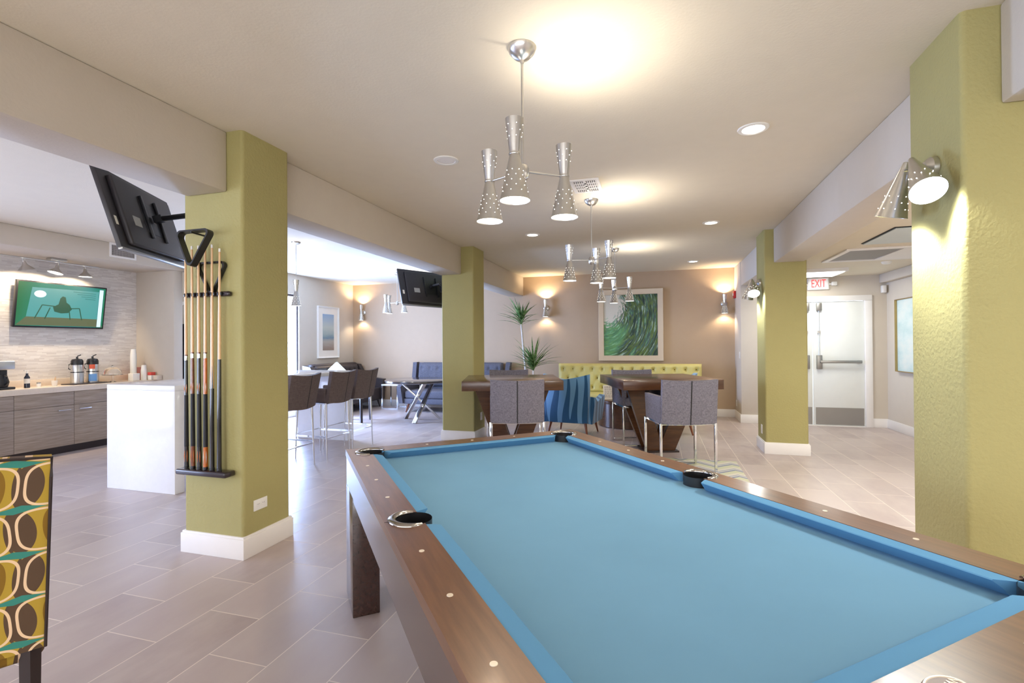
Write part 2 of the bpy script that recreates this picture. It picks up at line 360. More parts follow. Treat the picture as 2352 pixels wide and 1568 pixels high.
# ------------------------------------------------------------------ mesh helpers
class MB:
    """collects shapes in one bmesh, then links them as ONE mesh object"""
    def __init__(s): s.bm = bmesh.new()
    def _add(s, t, mtx=None):
        me = bpy.data.meshes.new('t'); t.to_mesh(me); t.free()
        if mtx is not None: me.transform(mtx)
        s.bm.from_mesh(me); bpy.data.meshes.remove(me); return s
    def box(s, x0, y0, z0, x1, y1, z1, bev=0.0, seg=2, rot=None, piv=None):
        t = bmesh.new(); bmesh.ops.create_cube(t, size=1.0)
        cx, cy, cz = (x0 + x1) / 2, (y0 + y1) / 2, (z0 + z1) / 2
        for v in t.verts: v.co = Vector((v.co.x * abs(x1 - x0), v.co.y * abs(y1 - y0), v.co.z * abs(z1 - z0)))
        if bev > 0: bmesh.ops.bevel(t, geom=t.edges[:], offset=bev, segments=seg, profile=0.5, affect='EDGES')
        m = Matrix.Translation((cx, cy, cz))
        if rot is not None:
            p = Vector(piv) if piv else Vector((cx, cy, cz))
            m = Matrix.Translation(p) @ rot.to_4x4() @ Matrix.Translation(-p) @ m
        return s._add(t, m)
    def cyl(s, p0, p1, r0, r1=None, n=20, caps=True):
        if r1 is None: r1 = r0
        p0, p1 = Vector(p0), Vector(p1); d = p1 - p0
        t = bmesh.new()
        bmesh.ops.create_cone(t, cap_ends=caps, segments=n, radius1=r0, radius2=max(r1, 1e-5), depth=d.length)
        q = d.to_track_quat('Z', 'Y').to_matrix().to_4x4()
        return s._add(t, Matrix.Translation((p0 + p1) / 2) @ q)
    def bar(s, p0, p1, w, h, up=(0, 0, 1), bev=0.0):
        p0, p1 = Vector(p0), Vector(p1); d = p1 - p0; L = d.length; y = d.normalized()
        upv = Vector(up); x = y.cross(upv)
        if x.length < 1e-4: x = y.cross(Vector((1, 0, 0)))
        x.normalize(); z = x.cross(y)
        t = bmesh.new(); bmesh.ops.create_cube(t, size=1.0)
        for v in t.verts: v.co = Vector((v.co.x * w, v.co.y * L, v.co.z * h))
        if bev: bmesh.ops.bevel(t, geom=t.edges[:], offset=bev, segments=2, profile=0.5, affect='EDGES')
        m = Matrix((x, y, z)).transposed().to_4x4()
        return s._add(t, Matrix.Translation((p0 + p1) / 2) @ m)
    def lathe(s, prof, c=(0, 0, 0), n=28, mtx=None, close=False):
        t = bmesh.new(); rings = []
        for r, z in prof:
            rings.append([t.verts.new((r * cos(2 * pi * i / n), r * sin(2 * pi * i / n), z)) for i in range(n)])
        for a, b in zip(rings, rings[1:]):
            for i in range(n): t.faces.new((a[i], a[(i + 1) % n], b[(i + 1) % n], b[i]))
        if prof[0][0] < 1e-3 or close: t.faces.new(list(reversed(rings[0])))
        if prof[-1][0] < 1e-3 or close: t.faces.new(rings[-1])
        bmesh.ops.remove_doubles(t, verts=t.verts[:], dist=1e-5)
        m = Matrix.Translation(c)
        if mtx is not None: m = m @ mtx.to_4x4()
        return s._add(t, m)
    def prism(s, pts, z0, z1, mtx=None):
        t = bmesh.new()
        a = [t.verts.new((p[0], p[1], z0)) for p in pts]; b = [t.verts.new((p[0], p[1], z1)) for p in pts]
        t.faces.new(list(reversed(a))); t.faces.new(b)
        for i in range(len(pts)): t.faces.new((a[i], a[(i + 1) % len(pts)], b[(i + 1) % len(pts)], b[i]))
        return s._add(t, mtx)
    def tube(s, path, r, n=10, closed=False):
        t = bmesh.new(); path = [Vector(p) for p in path]; rings = []; N = len(path)
        for i, p in enumerate(path):
            if closed: d = path[(i + 1) % N] - path[i - 1]
            else: d = path[min(i + 1, N - 1)] - path[max(i - 1, 0)]
            q = d.to_track_quat('Z', 'Y'); rr = r[i] if isinstance(r, (list, tuple)) else r
            rings.append([t.verts.new(p + q @ Vector((rr * cos(2 * pi * k / n), rr * sin(2 * pi * k / n), 0))) for k in range(n)])
        prs = list(zip(rings, rings[1:])) + ([(rings[-1], rings[0])] if closed else [])
        for a, b in prs:
            for k in range(n): t.faces.new((a[k], a[(k + 1) % n], b[(k + 1) % n], b[k]))
        if not closed: t.faces.new(list(reversed(rings[0]))); t.faces.new(rings[-1])
        return s._add(t)
    def grid(s, fn, nu, nv, thick=None):
        """fn(u,v)->Vector, u,v in 0..1 ; thick = offset function for the back side"""
        t = bmesh.new()
        g = [[t.verts.new(fn(i / nu, j / nv)) for j in range(nv + 1)] for i in range(nu + 1)]
        for i in range(nu):
            for j in range(nv): t.faces.new((g[i][j], g[i + 1][j], g[i + 1][j + 1], g[i][j + 1]))
        if thick:
            h = [[t.verts.new(thick(i / nu, j / nv)) for j in range(nv + 1)] for i in range(nu + 1)]
            for i in range(nu):
                for j in range(nv): t.faces.new((h[i][j], h[i][j + 1], h[i + 1][j + 1], h[i + 1][j]))
            for i in range(nu):
                t.faces.new((g[i][0], h[i][0], h[i + 1][0], g[i + 1][0])); t.faces.new((g[i + 1][nv], h[i + 1][nv], h[i][nv], g[i][nv]))
            for j in range(nv):
                t.faces.new((g[0][j + 1], h[0][j + 1], h[0][j], g[0][j])); t.faces.new((g[nu][j], h[nu][j], h[nu][j + 1], g[nu][j + 1]))
        return s._add(t)
    def sphere(s, c, r, sc=(1, 1, 1), n=20):
        t = bmesh.new(); bmesh.ops.create_uvsphere(t, u_segments=n, v_segments=n // 2, radius=r)
        return s._add(t, Matrix.Translation(c) @ Matrix.Diagonal((*sc, 1)))
    def build(s, name, m, parent=None, angle=35, smooth=True):
        bmesh.ops.recalc_face_normals(s.bm, faces=s.bm.faces[:])
        me = bpy.data.meshes.new(name); s.bm.to_mesh(me); s.bm.free()
        me.materials.append(m)
        if smooth:
            me.shade_smooth(); me.set_sharp_from_angle(angle=radians(angle))
        o = bpy.data.objects.new(name, me); C.objects.link(o)
        if parent is not None: o.parent = parent
        return o
def tag(o, label=None, cat=None, group=None, kind=None):
    if label: o['label'] = label
    if cat: o['category'] = cat
    if group: o['group'] = group
    if kind: o['kind'] = kind
    return o
def thing(name, label, cat, loc=(0, 0, 0), rz=0.0, group=None):
    o = bpy.data.objects.new(name, None); o.empty_display_size = 0.1; C.objects.link(o)
    o.location = loc; o.rotation_euler = (0, 0, rz)
    return tag(o, label, cat, group)
def copy_tree(o, loc=None, rz=None, label=None, parent=None):
    c = o.copy(); C.objects.link(c)
    if parent is not None: c.parent = parent
    for ch in list(o.children): copy_tree(ch, parent=c)
    if loc is not None: c.location = loc
    if rz is not None: c.rotation_euler = (0, 0, rz)
    if label: c['label'] = label
    return c
def struct(name, mb, m, parent=None, **k):
    o = mb.build(name, m, parent, **k)
    if parent is None: o['kind'] = 'structure'
    return o
def boolean(mb_obj, cutters, name, m, parent=None):
    for c in cutters:
        md = mb_obj.modifiers.new('b', 'BOOLEAN'); md.object = c; md.operation = 'DIFFERENCE'; md.solver = 'EXACT'
    dg = bpy.context.evaluated_depsgraph_get(); dg.update()
    me = bpy.data.meshes.new_from_object(mb_obj.evaluated_get(dg))
    me.materials.clear(); me.materials.append(m)
    me.shade_smooth(); me.set_sharp_from_angle(angle=radians(35))
    o = bpy.data.objects.new(name, me); C.objects.link(o)
    if parent is not None: o.parent = parent
    old = mb_obj.data; bpy.data.objects.remove(mb_obj); bpy.data.meshes.remove(old)
    return o
def text_obj(txt, size, depth, m, name, parent, mtx, align='CENTER', bold=0.0):
    cu = bpy.data.curves.new('t', 'FONT'); cu.body = txt; cu.size = size; cu.extrude = depth; cu.align_x = align; cu.align_y = 'CENTER'; cu.offset = bold
    to = bpy.data.objects.new('t', cu); C.objects.link(to)
    dg = bpy.context.evaluated_depsgraph_get(); dg.update()
    me = bpy.data.meshes.new_from_object(to.evaluated_get(dg)); bpy.data.objects.remove(to); bpy.data.curves.remove(cu)
    me.transform(mtx); me.materials.clear(); me.materials.append(m)
    o = bpy.data.objects.new(name, me); C.objects.link(o); o.parent = parent
    return o
RX = lambda a: Matrix.Rotation(a, 3, 'X'); RY = lambda a: Matrix.Rotation(a, 3, 'Y'); RZ = lambda a: Matrix.Rotation(a, 3, 'Z')

# ------------------------------------------------------------------ room shell
ZC = 2.77; YB = 9.87; XW = -6.80; XK = -7.80; XR = 3.50; YD = 9.20; HC = 2.45; YS = -3.5
struct('floor', MB().box(-9.2, YS - 0.1, -0.1, XR + 0.2, YB + 0.3, 0.0), M['floor'])
struct('ceiling', MB().box(-9.2, YS - 0.1, ZC, 1.5, YB + 0.3, ZC + 0.1), M['ceiling'])
struct('ceiling_hall', MB().box(1.5, YS - 0.1, HC, XR + 0.2, YD + 0.1, HC + 0.1), M['ceiling'])
struct('wall_back', MB().box(-7.0, YB, 0, 1.36, YB + 0.15, ZC), M['brown_wall'])
struct('wall_back_return', MB().box(1.36, YD + 0.0, 0, 1.98, YB + 0.15, ZC, 0.012), M['wall'])
DX0, DX1, DH = 2.02, 3.19, 2.06     # rough door opening (left leaf runs behind the pillar)
DX0 = 1.76
struct('wall_hall_back', MB().box(3.21, YD, 0, XR + 0.2, YD + 0.12, HC).box(1.9, YD, DH, 3.21, YD + 0.12, HC), M['wall'])
struct('wall_hall_right', MB().box(XR, YS, 0, XR + 0.12, YD + 0.1, HC), M['wall'])
struct('trim_1', MB().box(XR - 0.10, 2.0, 2.31, XR, YD, HC, 0.01), M['wall'])
# lounge left wall with the tall window
WY0, WY1, WZ0, WZ1 = 6.78, 8.08, 0.12, 2.38
struct('wall_left', MB().box(XW - 0.12, WY1, 0, XW, YB + 0.1, ZC).box(XW - 0.12, WY0, 0, XW, WY1, WZ0).box(XW - 0.12, WY0, WZ1, XW, WY1, ZC).box(XW - 0.12, 6.55, 0, XW, WY0, ZC).box(XW - 0.12, 5.80, 2.25, XW, 6.55, ZC), M['wall'])
# kitchen recess: mosaic wall, soffit, return wall
struct('wall_kitchen', MB().box(XK - 0.12, 2.6, 0, XK, 5.65, 2.6), M['mosaic'])
struct('wall_kitchen_return', MB().box(XK - 0.1, 5.65, 0, -7.03, 5.80, 2.54, 0.02), M['wall'])
struct('wall_soffit', MB().box(XK - 0.3, 2.6, 2.53, -7.0, 5.85, ZC, 0.012), M['wall'])
struct('wall_recess', MB().box(-8.5, 6.60, 0, XW - 0.12, 6.72, ZC).box(-8.6, 5.80, 0, -8.5, 6.72, ZC), M['wall'])
struct('trim_2', MB().box(-8.5, 6.57, 2.10, XW - 0.13, 6.60, 2.16), M['white_trim'])
# near left wall: a band of tall windows beside the camera
NW = [(-2.6, -1.2), (-1.0, 0.4), (0.6, 2.0)]
XL = -8.0
w = MB().box(XL - 0.12, YS, 0, XL, 2.7, 0.25).box(XL - 0.12, YS, 2.35, XL, 2.7, ZC)
ys = [YS] + [v for p in NW for v in p] + [2.7]
for a, b in zip(ys[::2], ys[1::2]): w.box(XL - 0.12, a, 0.25, XL, b, 2.35)
struct('wall_left_near', w, M['wall'])
# wall behind the camera; its three wide windows are added for frontal fill
w = MB().box(-9.2, YS - 0.12, 0, XR + 0.1, YS, 0.4).box(-9.2, YS - 0.12, 2.4, XR + 0.1, YS, ZC)
for a, b in ((-9.2, -5.6), (-3.0, -2.8), (-0.2, 0.0), (2.6, XR + 0.1)): w.box(a, YS - 0.12, 0.4, b, YS, 2.4)
struct('wall_behind', w, M['wall'])

win_n = [0]
def window_y(x, y0, y1, z0, z1, mull=(), dark=True):        # a window in a wall that runs along Y
    win_n[0] += 1
    m = M['frame_dark'] if dark else M['white_trim']
    t = 0.04
    b = MB().box(x - .09, y0, z0, x - .03, y0 + t, z1).box(x - .09, y1 - t, z0, x - .03, y1, z1).box(x - .09, y0 + t, z0, x - .03, y1 - t, z0 + t).box(x - .09, y0 + t, z1 - t, x - .03, y1 - t, z1)
    for q in mull: b.box(x - .085, q - .02, z0, x - .035, q + .02, z1)
    o = struct('window_%d' % win_n[0], b, m)
    MB().box(x - .062, y0 + t, z0 + t, x - .058, y1 - t, z1 - t).build('window_pane', M['pane'], o)
def window_x(y, x0, x1, z0, z1):
    win_n[0] += 1
    t = 0.05
    b = MB().box(x0, y - .09, z0, x0 + t, y - .03, z1).box(x1 - t, y - .09, z0, x1, y - .03, z1).box(x0 + t, y - .09, z0, x1 - t, y - .03, z0 + t).box(x0 + t, y - .09, z1 - t, x1 - t, y - .03, z1)
    o = struct('window_%d' % win_n[0], b, M['frame_dark'])
    MB().box(x0 + t, y - .062, z0 + t, x1 - t, y - .058, z1 - t).build('window_pane', M['pane'], o)
M['frame_dark'] = mat('bronze_window_frame', srgb(84, 76, 78), 0.4, 0.3)
_k = NT('window_glass')
_t = _k.n('ShaderNodeBsdfTransparent'); _g = _k.n('ShaderNodeBsdfGlossy'); _g.inputs['Roughness'].default_value = 0.02
_x = _k.n('ShaderNodeMixShader'); _x.inputs[0].default_value = 0.06
_k.l(_t.outputs[0], _x.inputs[1]); _k.l(_g.outputs[0], _x.inputs[2])
_k.l(_x.outputs[0], [n for n in _k.t.nodes if n.type == 'OUTPUT_MATERIAL'][0].inputs[0])
M['pane'] = _k.m
window_y(XW, WY0, WY1, WZ0, WZ1, mull=(7.45,))
for a, b in NW: window_y(XL, a, b, 0.25, 2.35)
for a, b in ((-5.6, -3.0), (-2.8, -0.2), (0.0, 2.6)): window_x(YS, a, b, 0.4, 2.4)  # unseen windows, added so fill can come from behind the camera

# pillars and beams
def pillar(name, x0, x1, y0, y1, z1=ZC):
    pts = []
    r = 0.022
    for cx, cy, a0 in ((x1 - r, y1 - r, 0), (x0 + r, y1 - r, 90), (x0 + r, y0 + r, 180), (x1 - r, y0 + r, 270)):
        for i in range(7):
            a = radians(a0 + i * 15); pts.append((cx + r * cos(a), cy + r * sin(a)))
    return struct(name, MB().prism(pts, 0, z1), M['green'], angle=40)
def base_ring(name, x0, x1, y0, y1, h=0.143, t=0.016):
    b = MB()
    b.box(x0 - t, y0 - t, 0, x1 + t, y1 + t, h - 0.014, 0.003).box(x0 - t * .6, y0 - t * .6, h - 0.02, x1 + t * .6, y1 + t * .6, h, 0.004)
    return struct(name, b, M['white_trim'])
PIL = {'left_near': (-3.06, -2.565, 2.53, 2.945), 'left_far': (-3.0, -2.505, 6.50, 6.95), 'right_near': (1.24, 1.80, 2.53, 2.985), 'right_far': (1.262, 1.735, 6.705, 7.19)}
for n, p in PIL.items():
    pillar('wall_pillar_' + n, *p)
    base_ring('baseboard_pillar_' + n, *p)
BZ = 2.378
bl = MB(); 
for y0, y1 in ((YS, 2.53), (2.945, 6.50), (6.95, YB)): bl.box(-3.02, y0, BZ, -2.688, y1, ZC, 0.012)
struct('wall_beam_left', bl, M['wall'])
br = MB()
for y0, y1 in ((YS, 2.53), (2.985, 6.705), (7.19, YD + 0.05)): br.box(1.372, y0, 2.355, 1.71, y1, ZC, 0.012)
struct('wall_beam_right', br, M['wall'])

# baseboards
def bb(name, *boxes):
    b = MB()
    for x0, y0, x1, y1 in boxes: b.box(x0, y0, 0, x1, y1, 0.143, 0.004)
    struct(name, b, M['white_trim'])
bb('baseboard_back', (XW, YB - 0.016, 1.36, YB))
bb('baseboard_right', (1.344, YD, 1.36, YB), (1.344, YD - 0.016, 1.9, YD))
bb('baseboard_hall_back', (3.29, YD - 0.016, XR, YD))
bb('baseboard_hall_right', (XR - 0.016, 1.0, XR, YD))
bb('baseboard_left', (XW, 6.55, XW + 0.016, YB))

# ------------------------------------------------------------------ hall doors
def hall_doors():
    Y = YD
    fr = MB().box(3.19, Y - 0.035, 0, 3.29, Y - .001, 2.041, 0.006).box(1.90, Y - 0.035, 2.042, 3.29, Y - .001, 2.13, 0.006).box(3.186, Y - 0.02, 0, 3.192, Y + 0.05, 2.041)
    fr.box(1.9, Y - 0.03, 0.0, 3.185, Y + 0.05, 0.012)
    struct('trim_3', fr, M['white_trim'])
    for i, (x0, x1, side) in enumerate(((2.455, 3.185, 1), (1.72, 2.445, -1))):
        d = MB().box(x0, Y + 0.0, 0.014, x1, Y + 0.045, 2.04, 0.003)
        o = struct('door_%d' % (i + 1), d, M['door'])
        hx = x0 + 0.085 if side > 0 else x1 - 0.085
        MB().box(x0 + 0.03, Y - 0.004, 0.02, x1 - 0.012, Y, 0.30).build('kick_plate', M['satin'], o)
        pb = MB().box(hx - .04, Y - 0.045, 0.93, hx + .04, Y, 1.16, 0.01)
        e = x1 - 0.08 if side > 0 else x0 + 0.08
        pb.box(min(hx, e), Y - 0.075, 1.03, max(hx, e), Y - 0.045, 1.075, 0.008).box(e - .03, Y - 0.07, 1.03, e + .03, Y, 1.075, 0.006)
        pb.build('panic_bar', M['satin'], o)
        MB().cyl((hx, Y - .02, 1.14), (hx, Y - .02, 1.90), 0.007).box(hx - .02, Y - .03, 1.52, hx + .02, Y, 1.56).build('vertical_rod', M['steel'], o)
        MB().box(hx - .038, Y - 0.05, 1.89, hx + .038, Y, 2.02, 0.008).build('latch_box', M['satin'], o)
    for i, x in enumerate((2.50, 2.36)): pass
hall_doors()

# exit sign with emergency lamps
ex = thing('exit_sign', 'white exit sign with red letters and side lamps above the hall doors', 'exit sign', (2.53, YD, 2.325))
MB().box(-0.155, -0.05, -0.09, 0.155, 0, 0.105, 0.008).build('housing', M['white_plastic'], ex)
MB().box(-0.135, -0.0515, -0.075, 0.135, -0.049, 0.09).build('sign_face', emis('exit_sign_face', (1, 0.97, 0.95, 1), 0.15), ex)
text_obj('EXIT', 0.17, 0.001, emis('exit_red', (1.0, 0.10, 0.10, 1), 0.5, (0.8, 0.04, 0.04, 1)), 'lettering', ex, Matrix.Translation((0, -0.054, 0.005)) @ RX(radians(90)).to_4x4() @ Matrix.Diagonal((0.62, 1.1, 1, 1)))
for s in (-1, 1):
    MB().cyl((s * .155, -.03, .0), (s * .20, -.03, .0), .015).box(s * .19, -.06, -.03, s * .27, .0, .035, .012).build('emergency_lamp', M['white_plastic'], ex)

# security camera in the hall corner
sc_ = thing('security_sensor', 'small white motion sensor high in the hall corner', 'sensor', (XR - 0.06, YD - 0.05, 2.21))
MB().box(-.03, -.04, -.06, .03, .04, .06, .012).build('housing', M['white_plastic'], sc_)
MB().box(-.022, -.044, -.045, .022, -.036, .0, .004).build('lens_window', M['white_trim'], sc_)

# ------------------------------------------------------------------ ceiling fittings
def downlight(x, y, label, lit=True, z=ZC, power=14):
    t = thing('recessed_downlight', label, 'ceiling light', (x, y, z), 0, 'recessed ceiling downlights')
    MB().lathe([(0.066, -0.004), (0.07, -0.008), (0.092, -0.006), (0.096, -0.0)]).build('trim_ring', M['white_plastic'], t)
    MB().lathe([(0.0001, -0.003), (0.067, -0.003)]).build('lens', M['bulb'] if lit else M['white_trim'], t)
    if lit: lamp_spot('downlight_beam', (x, y, z - 0.03), (0, 0, -1), power, 120, 0.8, (1.0, 0.86, 0.70), 0.06)
downlight(0.607, 3.514, 'lit round ceiling downlight nearest the right near green pillar')
downlight(0.60, 6.112, 'lit round ceiling downlight between the second chandelier and right far pillar')
downlight(0.585, 8.91, 'small lit round ceiling downlight close to the brown end wall')
downlight(-1.528, 6.07, 'lit round ceiling downlight left of the second chandelier')
downlight(0.607, 0.90, 'added unseen ceiling downlight above the near end of the pool table', power=9)  # unseen, added in line with the row to light table and left pillar
downlight(-1.529, 3.413, 'unlit white round ceiling downlight left of the nearest chandelier', lit=False)

def vent(label, x0, x1, y0, y1, z):
    t = thing('ceiling_vent', label, 'air vent', ((x0 + x1) / 2, (y0 + y1) / 2, z))
    a, b = (x1 - x0) / 2, (y1 - y0) / 2
    MB().box(-a, -b, -.012, a, -b + .025, 0).box(-a, b - .025, -.012, a, b, 0).box(-a, -b + .025, -.012, -a + .025, b - .025, 0).box(a - .025, -b + .025, -.012, a, b - .025, 0).build('frame', M['white_trim'], t)
    MB().box(-a + .02, -b + .02, -.003, a - .02, b - .02, 0).build('duct_shadow', M['black'], t)
    s = MB()
    n = 12
    for i in range(n):
        x = -a + .03 + (2 * a - .06) * i / (n - 1); s.box(x - .006, -b + .02, -.010, x + .002, b - .02, -.003)
    s.box(-a + .02, -.012, -.011, a - .02, .012, -.002).box(-.01, -b + .02, -.011, .01, b - .02, -.002).box(-a+.02, .06, -.011, a-.02, .085, -.002).box(-a+.02, -.085, -.011, a-.02, -.06, -.002)
    s.build('louvres', M['white_trim'], t)
vent('white louvred ceiling vent between the two nearest chandeliers', -0.72, -0.47, 4.15, 4.50, ZC)

# hall ceiling: return grille, access hatch, lit panel, detector
t = thing('return_air_grille', 'white framed return air grille with grey mesh on hall ceiling', 'air grille', (2.75, 7.0, HC))
MB().box(-.65, -.46, -.02, .62, -.40, 0, .004).box(-.65, .40, -.02, .62, .46, 0, .004).box(-.65, -.40, -.02, -.59, .40, 0, .004).box(-.06, -.4, -.018, .62, .4, -.001).build('frame', M['white_trim'], t)
MB().box(-.59, -.40, -.008, -.06, .40, -.001).build('mesh_grille', mat('grey_grille', srgb(150, 148, 146), 0.6, bump=0.5, bscale=200), t)
t = thing('access_hatch', 'pale ceiling access hatch with dark edge gap in the hall', 'hatch', (2.76, 5.84, HC - .001))
MB().box(-.62, -.40, -.006, .62, .40, 0).build('edge_gap', M['seam'], t)
MB().box(-.605, -.385, -.016, .605, .40, -.0065, .002).build('panel', mat('pale_hatch_panel', srgb(206, 214, 212), 0.5), t)
def panel_light(x, y, label, power):
    t = thing('panel_light', label, 'ceiling light', (x, y, HC), 0, 'square hall light panels')
    MB().box(-.34, -.30, -.05, .34, -.27, 0).box(-.34, .27, -.05, .34, .30, 0).box(-.34, -.27, -.05, -.31, .27, 0).box(.31, -.27, -.05, .34, .27, 0).build('frame', M['white_trim'], t)
    MB().box(-.31, -.27, -.045, .31, .27, -.01).build('diffuser', M['panel_light'], t)
    area('panel_light_beam', (x, y, HC - 0.06), (0, 0, 0), .6, .5, power, (1, 1, 0.92))
panel_light(2.30, 8.45, 'bright square light panel on the hall ceiling above the exit sign', 11)
panel_light(2.75, 4.30, 'added fill panel on the hall ceiling, unseen behind the near right green pillar', 37)  # unseen panel added to brighten the far pillar, floor and hall walls
panel_light(2.75, 0.90, 'added fill panel on the hall ceiling, unseen beside the camera', 20)  # unseen panel added as fill from the right of the camera
t = thing('hall_smoke_detector', 'round white smoke detector on the hall ceiling beside the grille', 'smoke detector', (2.95, 7.75, HC))
MB().lathe([(0.0001, -.035), (.04, -.033), (.055, -.02), (.06, 0)]).build('cover', M['white_plastic'], t)

# ------------------------------------------------------------------ lamps
SH_PROF = [(0.040, 0.150), (0.036, 0.11), (0.0235, 0.012), (0.0225, 0.0), (0.0235, -0.012), (0.062, -0.185), (0.066, -0.20)]
def shade_mesh(): 
    b = MB(); b.lathe(SH_PROF, n=32)
    b.lathe([(r - 0.0015, z) for r, z in SH_PROF], n=32)
    b.lathe([(0.0245, 0.004), (0.0255, 0.0), (0.0245, -0.004)], n=32)
    return b
def dots_mesh(both=True):
    b = MB()
    def ring(z, r, n, ph):
        for i in range(n):
            a = 2 * pi * (i + ph) / n; c = Vector((cos(a) * (r + .0004), sin(a) * (r + .0004), z))
            b.cyl(c - Vector((cos(a), sin(a), 0)) * .001, c + Vector((cos(a), sin(a), 0)) * .001, 0.0017, n=8)
    def rad(z):
        for (r0, z0), (r1, z1) in zip(SH_PROF, SH_PROF[1:]):
            if z1 <= z <= z0: return r0 + (r1 - r0) * (z - z0) / (z1 - z0)
    for j, z in enumerate((-0.075, -0.098, -0.121, -0.144, -0.167)): ring(z, rad(z), 8, 0.5 * (j % 2))
    if both:
        for j, z in enumerate((0.07, 0.095, 0.12)): ring(z, rad(z), 6, 0.5 * (j % 2))
    return b
def disc(r, z): return MB().lathe([(0.0001, z), (r, z)], n=28)
def two(a, b, *_):
    """adds b's faces to a as second-material faces"""
    n0 = len(a.bm.faces); me = bpy.data.meshes.new('t'); b.bm.to_mesh(me); b.bm.free()
    a.bm.from_mesh(me); bpy.data.meshes.remove(me); a.bm.faces.ensure_lookup_table()
    for f in a.bm.faces[n0:]: f.material_index = 1
    return a
def add_shade(parent, loc, mesh_cache={}):
    """one hourglass shade with its glowing ends; returns the shade object"""
    if 's' not in mesh_cache:
        for k_, (bm_, m_) in {'s': (two(shade_mesh(), dots_mesh()), M['steel']), 'l': (disc(0.0635, -0.196), M['bulb']), 'u': (disc(0.034, 0.125), M['bulb'])}.items():
            o_ = bm_.build(k_, m_); mesh_cache[k_] = o_.data; bpy.data.objects.remove(o_)
        mesh_cache['s'].materials.append(M['hole'])
    s = bpy.data.objects.new('lamp_shade', mesh_cache['s']); C.objects.link(s); s.parent = parent; s.location = loc
    for k_, n_ in (('l', 'lower_bulb'), ('u', 'upper_bulb')):
        c = bpy.data.objects.new(n_, mesh_cache[k_]); C.objects.link(c); c.parent = s
    return s
WARM = (1.0, 0.78, 0.55)
def chandelier(x, y, angs, label, r=0.215, drop=0.585, power=7.0, up=5.0, lean=(.45, .1)):
    t = thing('chandelier', label, 'chandelier', (x, y, ZC), 0, 'hourglass shade chandeliers')
    MB().lathe([(0.068, 0.0), (0.068, -0.004), (0.060, -0.024), (0.038, -0.048), (0.010, -0.060), (0.008, -0.075), (0.0001, -0.076)]).build('canopy', M['steel'], t)
    MB().cyl((0, 0, -.06), (0, 0, -drop + .02), .006).build('rod', M['steel'], t)
    MB().lathe([(0.0001, .030), (.022, .028), (.030, .012), (.030, -.026), (.022, -.038), (.006, -.045), (0.0001, -.048)], (0, 0, -drop)).build('hub', M['steel'], t)
    for ai, a in enumerate(angs):
        a = radians(a); d = Vector((cos(a), sin(a), 0)); upw = up * (2.4 if ai == 0 else 0.12)
        MB().cyl(Vector((0, 0, -drop)) + d * .02, Vector((0, 0, -drop)) + d * (r - .018), .005).build('arm', M['steel'], t)
        add_shade(t, tuple(d * r + Vector((0, 0, -drop))))
        p = Vector((x, y, ZC - drop)) + d * r
        lamp_spot('chandelier_down', p + Vector((0, 0, -.195)), (0, 0, -1), power * 1.15, 165, 0.7, WARM, 0.03)
        lamp_spot('chandelier_up', p + Vector((0, 0, .14)), (lean[0], lean[1], 1), upw, 150, 1.0, (1.0, .91, .78), 0.02)
    return t
chandelier(-0.605, 2.225, (36, -84, 156), 'nearest of the three-shade nickel chandeliers, hanging over the pool table end', power=10)
chandelier(-0.612, 4.78, (-35, 85, 192), 'second three-shade nickel chandelier, with lowest shade above the bar tables')
chandelier(-0.60, 7.33, (-15, 100, 205), 'farthest three-shade nickel chandelier, in front of the wave painting')
chandelier(-4.78, 8.36, (-25, 165, 215), 'three-shade chandelier in the left lounge beside the black wall screen')
def pendant(x, y, label):
    t = thing('pendant_lamp', label, 'pendant lamp', (x, y, ZC))
    MB().lathe([(0.06, 0.0), (0.055, -.014), (0.02, -.03), (0.0001, -.032)]).build('canopy', M['steel'], t)
    MB().cyl((0, 0, -.03), (0, 0, -.52), .004).build('rod', M['steel'], t)
    add_shade(t, (0, 0, -.66))
    lamp_spot('pendant_down', (x, y, ZC - .86), (0, 0, -1), 5, 120, 0.7, WARM, 0.03)
    lamp_spot('pendant_up', (x, y, ZC - .52), (0, 0, 1), 3, 120, 0.9, WARM, 0.02)
pendant(-4.67, 5.495, 'single hourglass pendant lamp hanging over the far end of the white island')

def sconce(x, y, z, n, label):          # n = outward direction
    a = math.atan2(n[1], n[0])
    t = thing('wall_sconce', label, 'wall lamp', (x, y, z), a, 'hourglass wall sconces')
    MB().lathe([(0.0001, .028), (.03, .024), (.055, .012), (.058, 0)], (0, 0, 0), mtx=RY(radians(90))).build('wall_plate', M['steel'], t)
    MB().cyl((.02, 0, 0), (.075, 0, 0), .007).build('bracket', M['steel'], t)
    add_shade(t, (.095, 0, .02))
    p = Vector((x, y, z + .02)) + Vector(n) * .095
    lamp_spot('sconce_down', p + Vector((0, 0, -.19)), (0, 0, -1), 17, 140, 0.6, (1.0, .78, .52), 0.03)
    lamp_spot('sconce_up', p + Vector((0, 0, .14)), (0, 0, 1), 15, 140, 0.6, (1.0, .78, .52), 0.03)
sconce(-2.20, YB, 2.11, (0, -1, 0), 'hourglass wall lamp on the brown wall behind the tall plant')
sconce(1.18, YB, 2.10, (0, -1, 0), 'hourglass wall lamp right of the wave painting')
sconce(-6.52, YB, 2.13, (0, -1, 0), 'hourglass wall lamp in the left lounge corner')

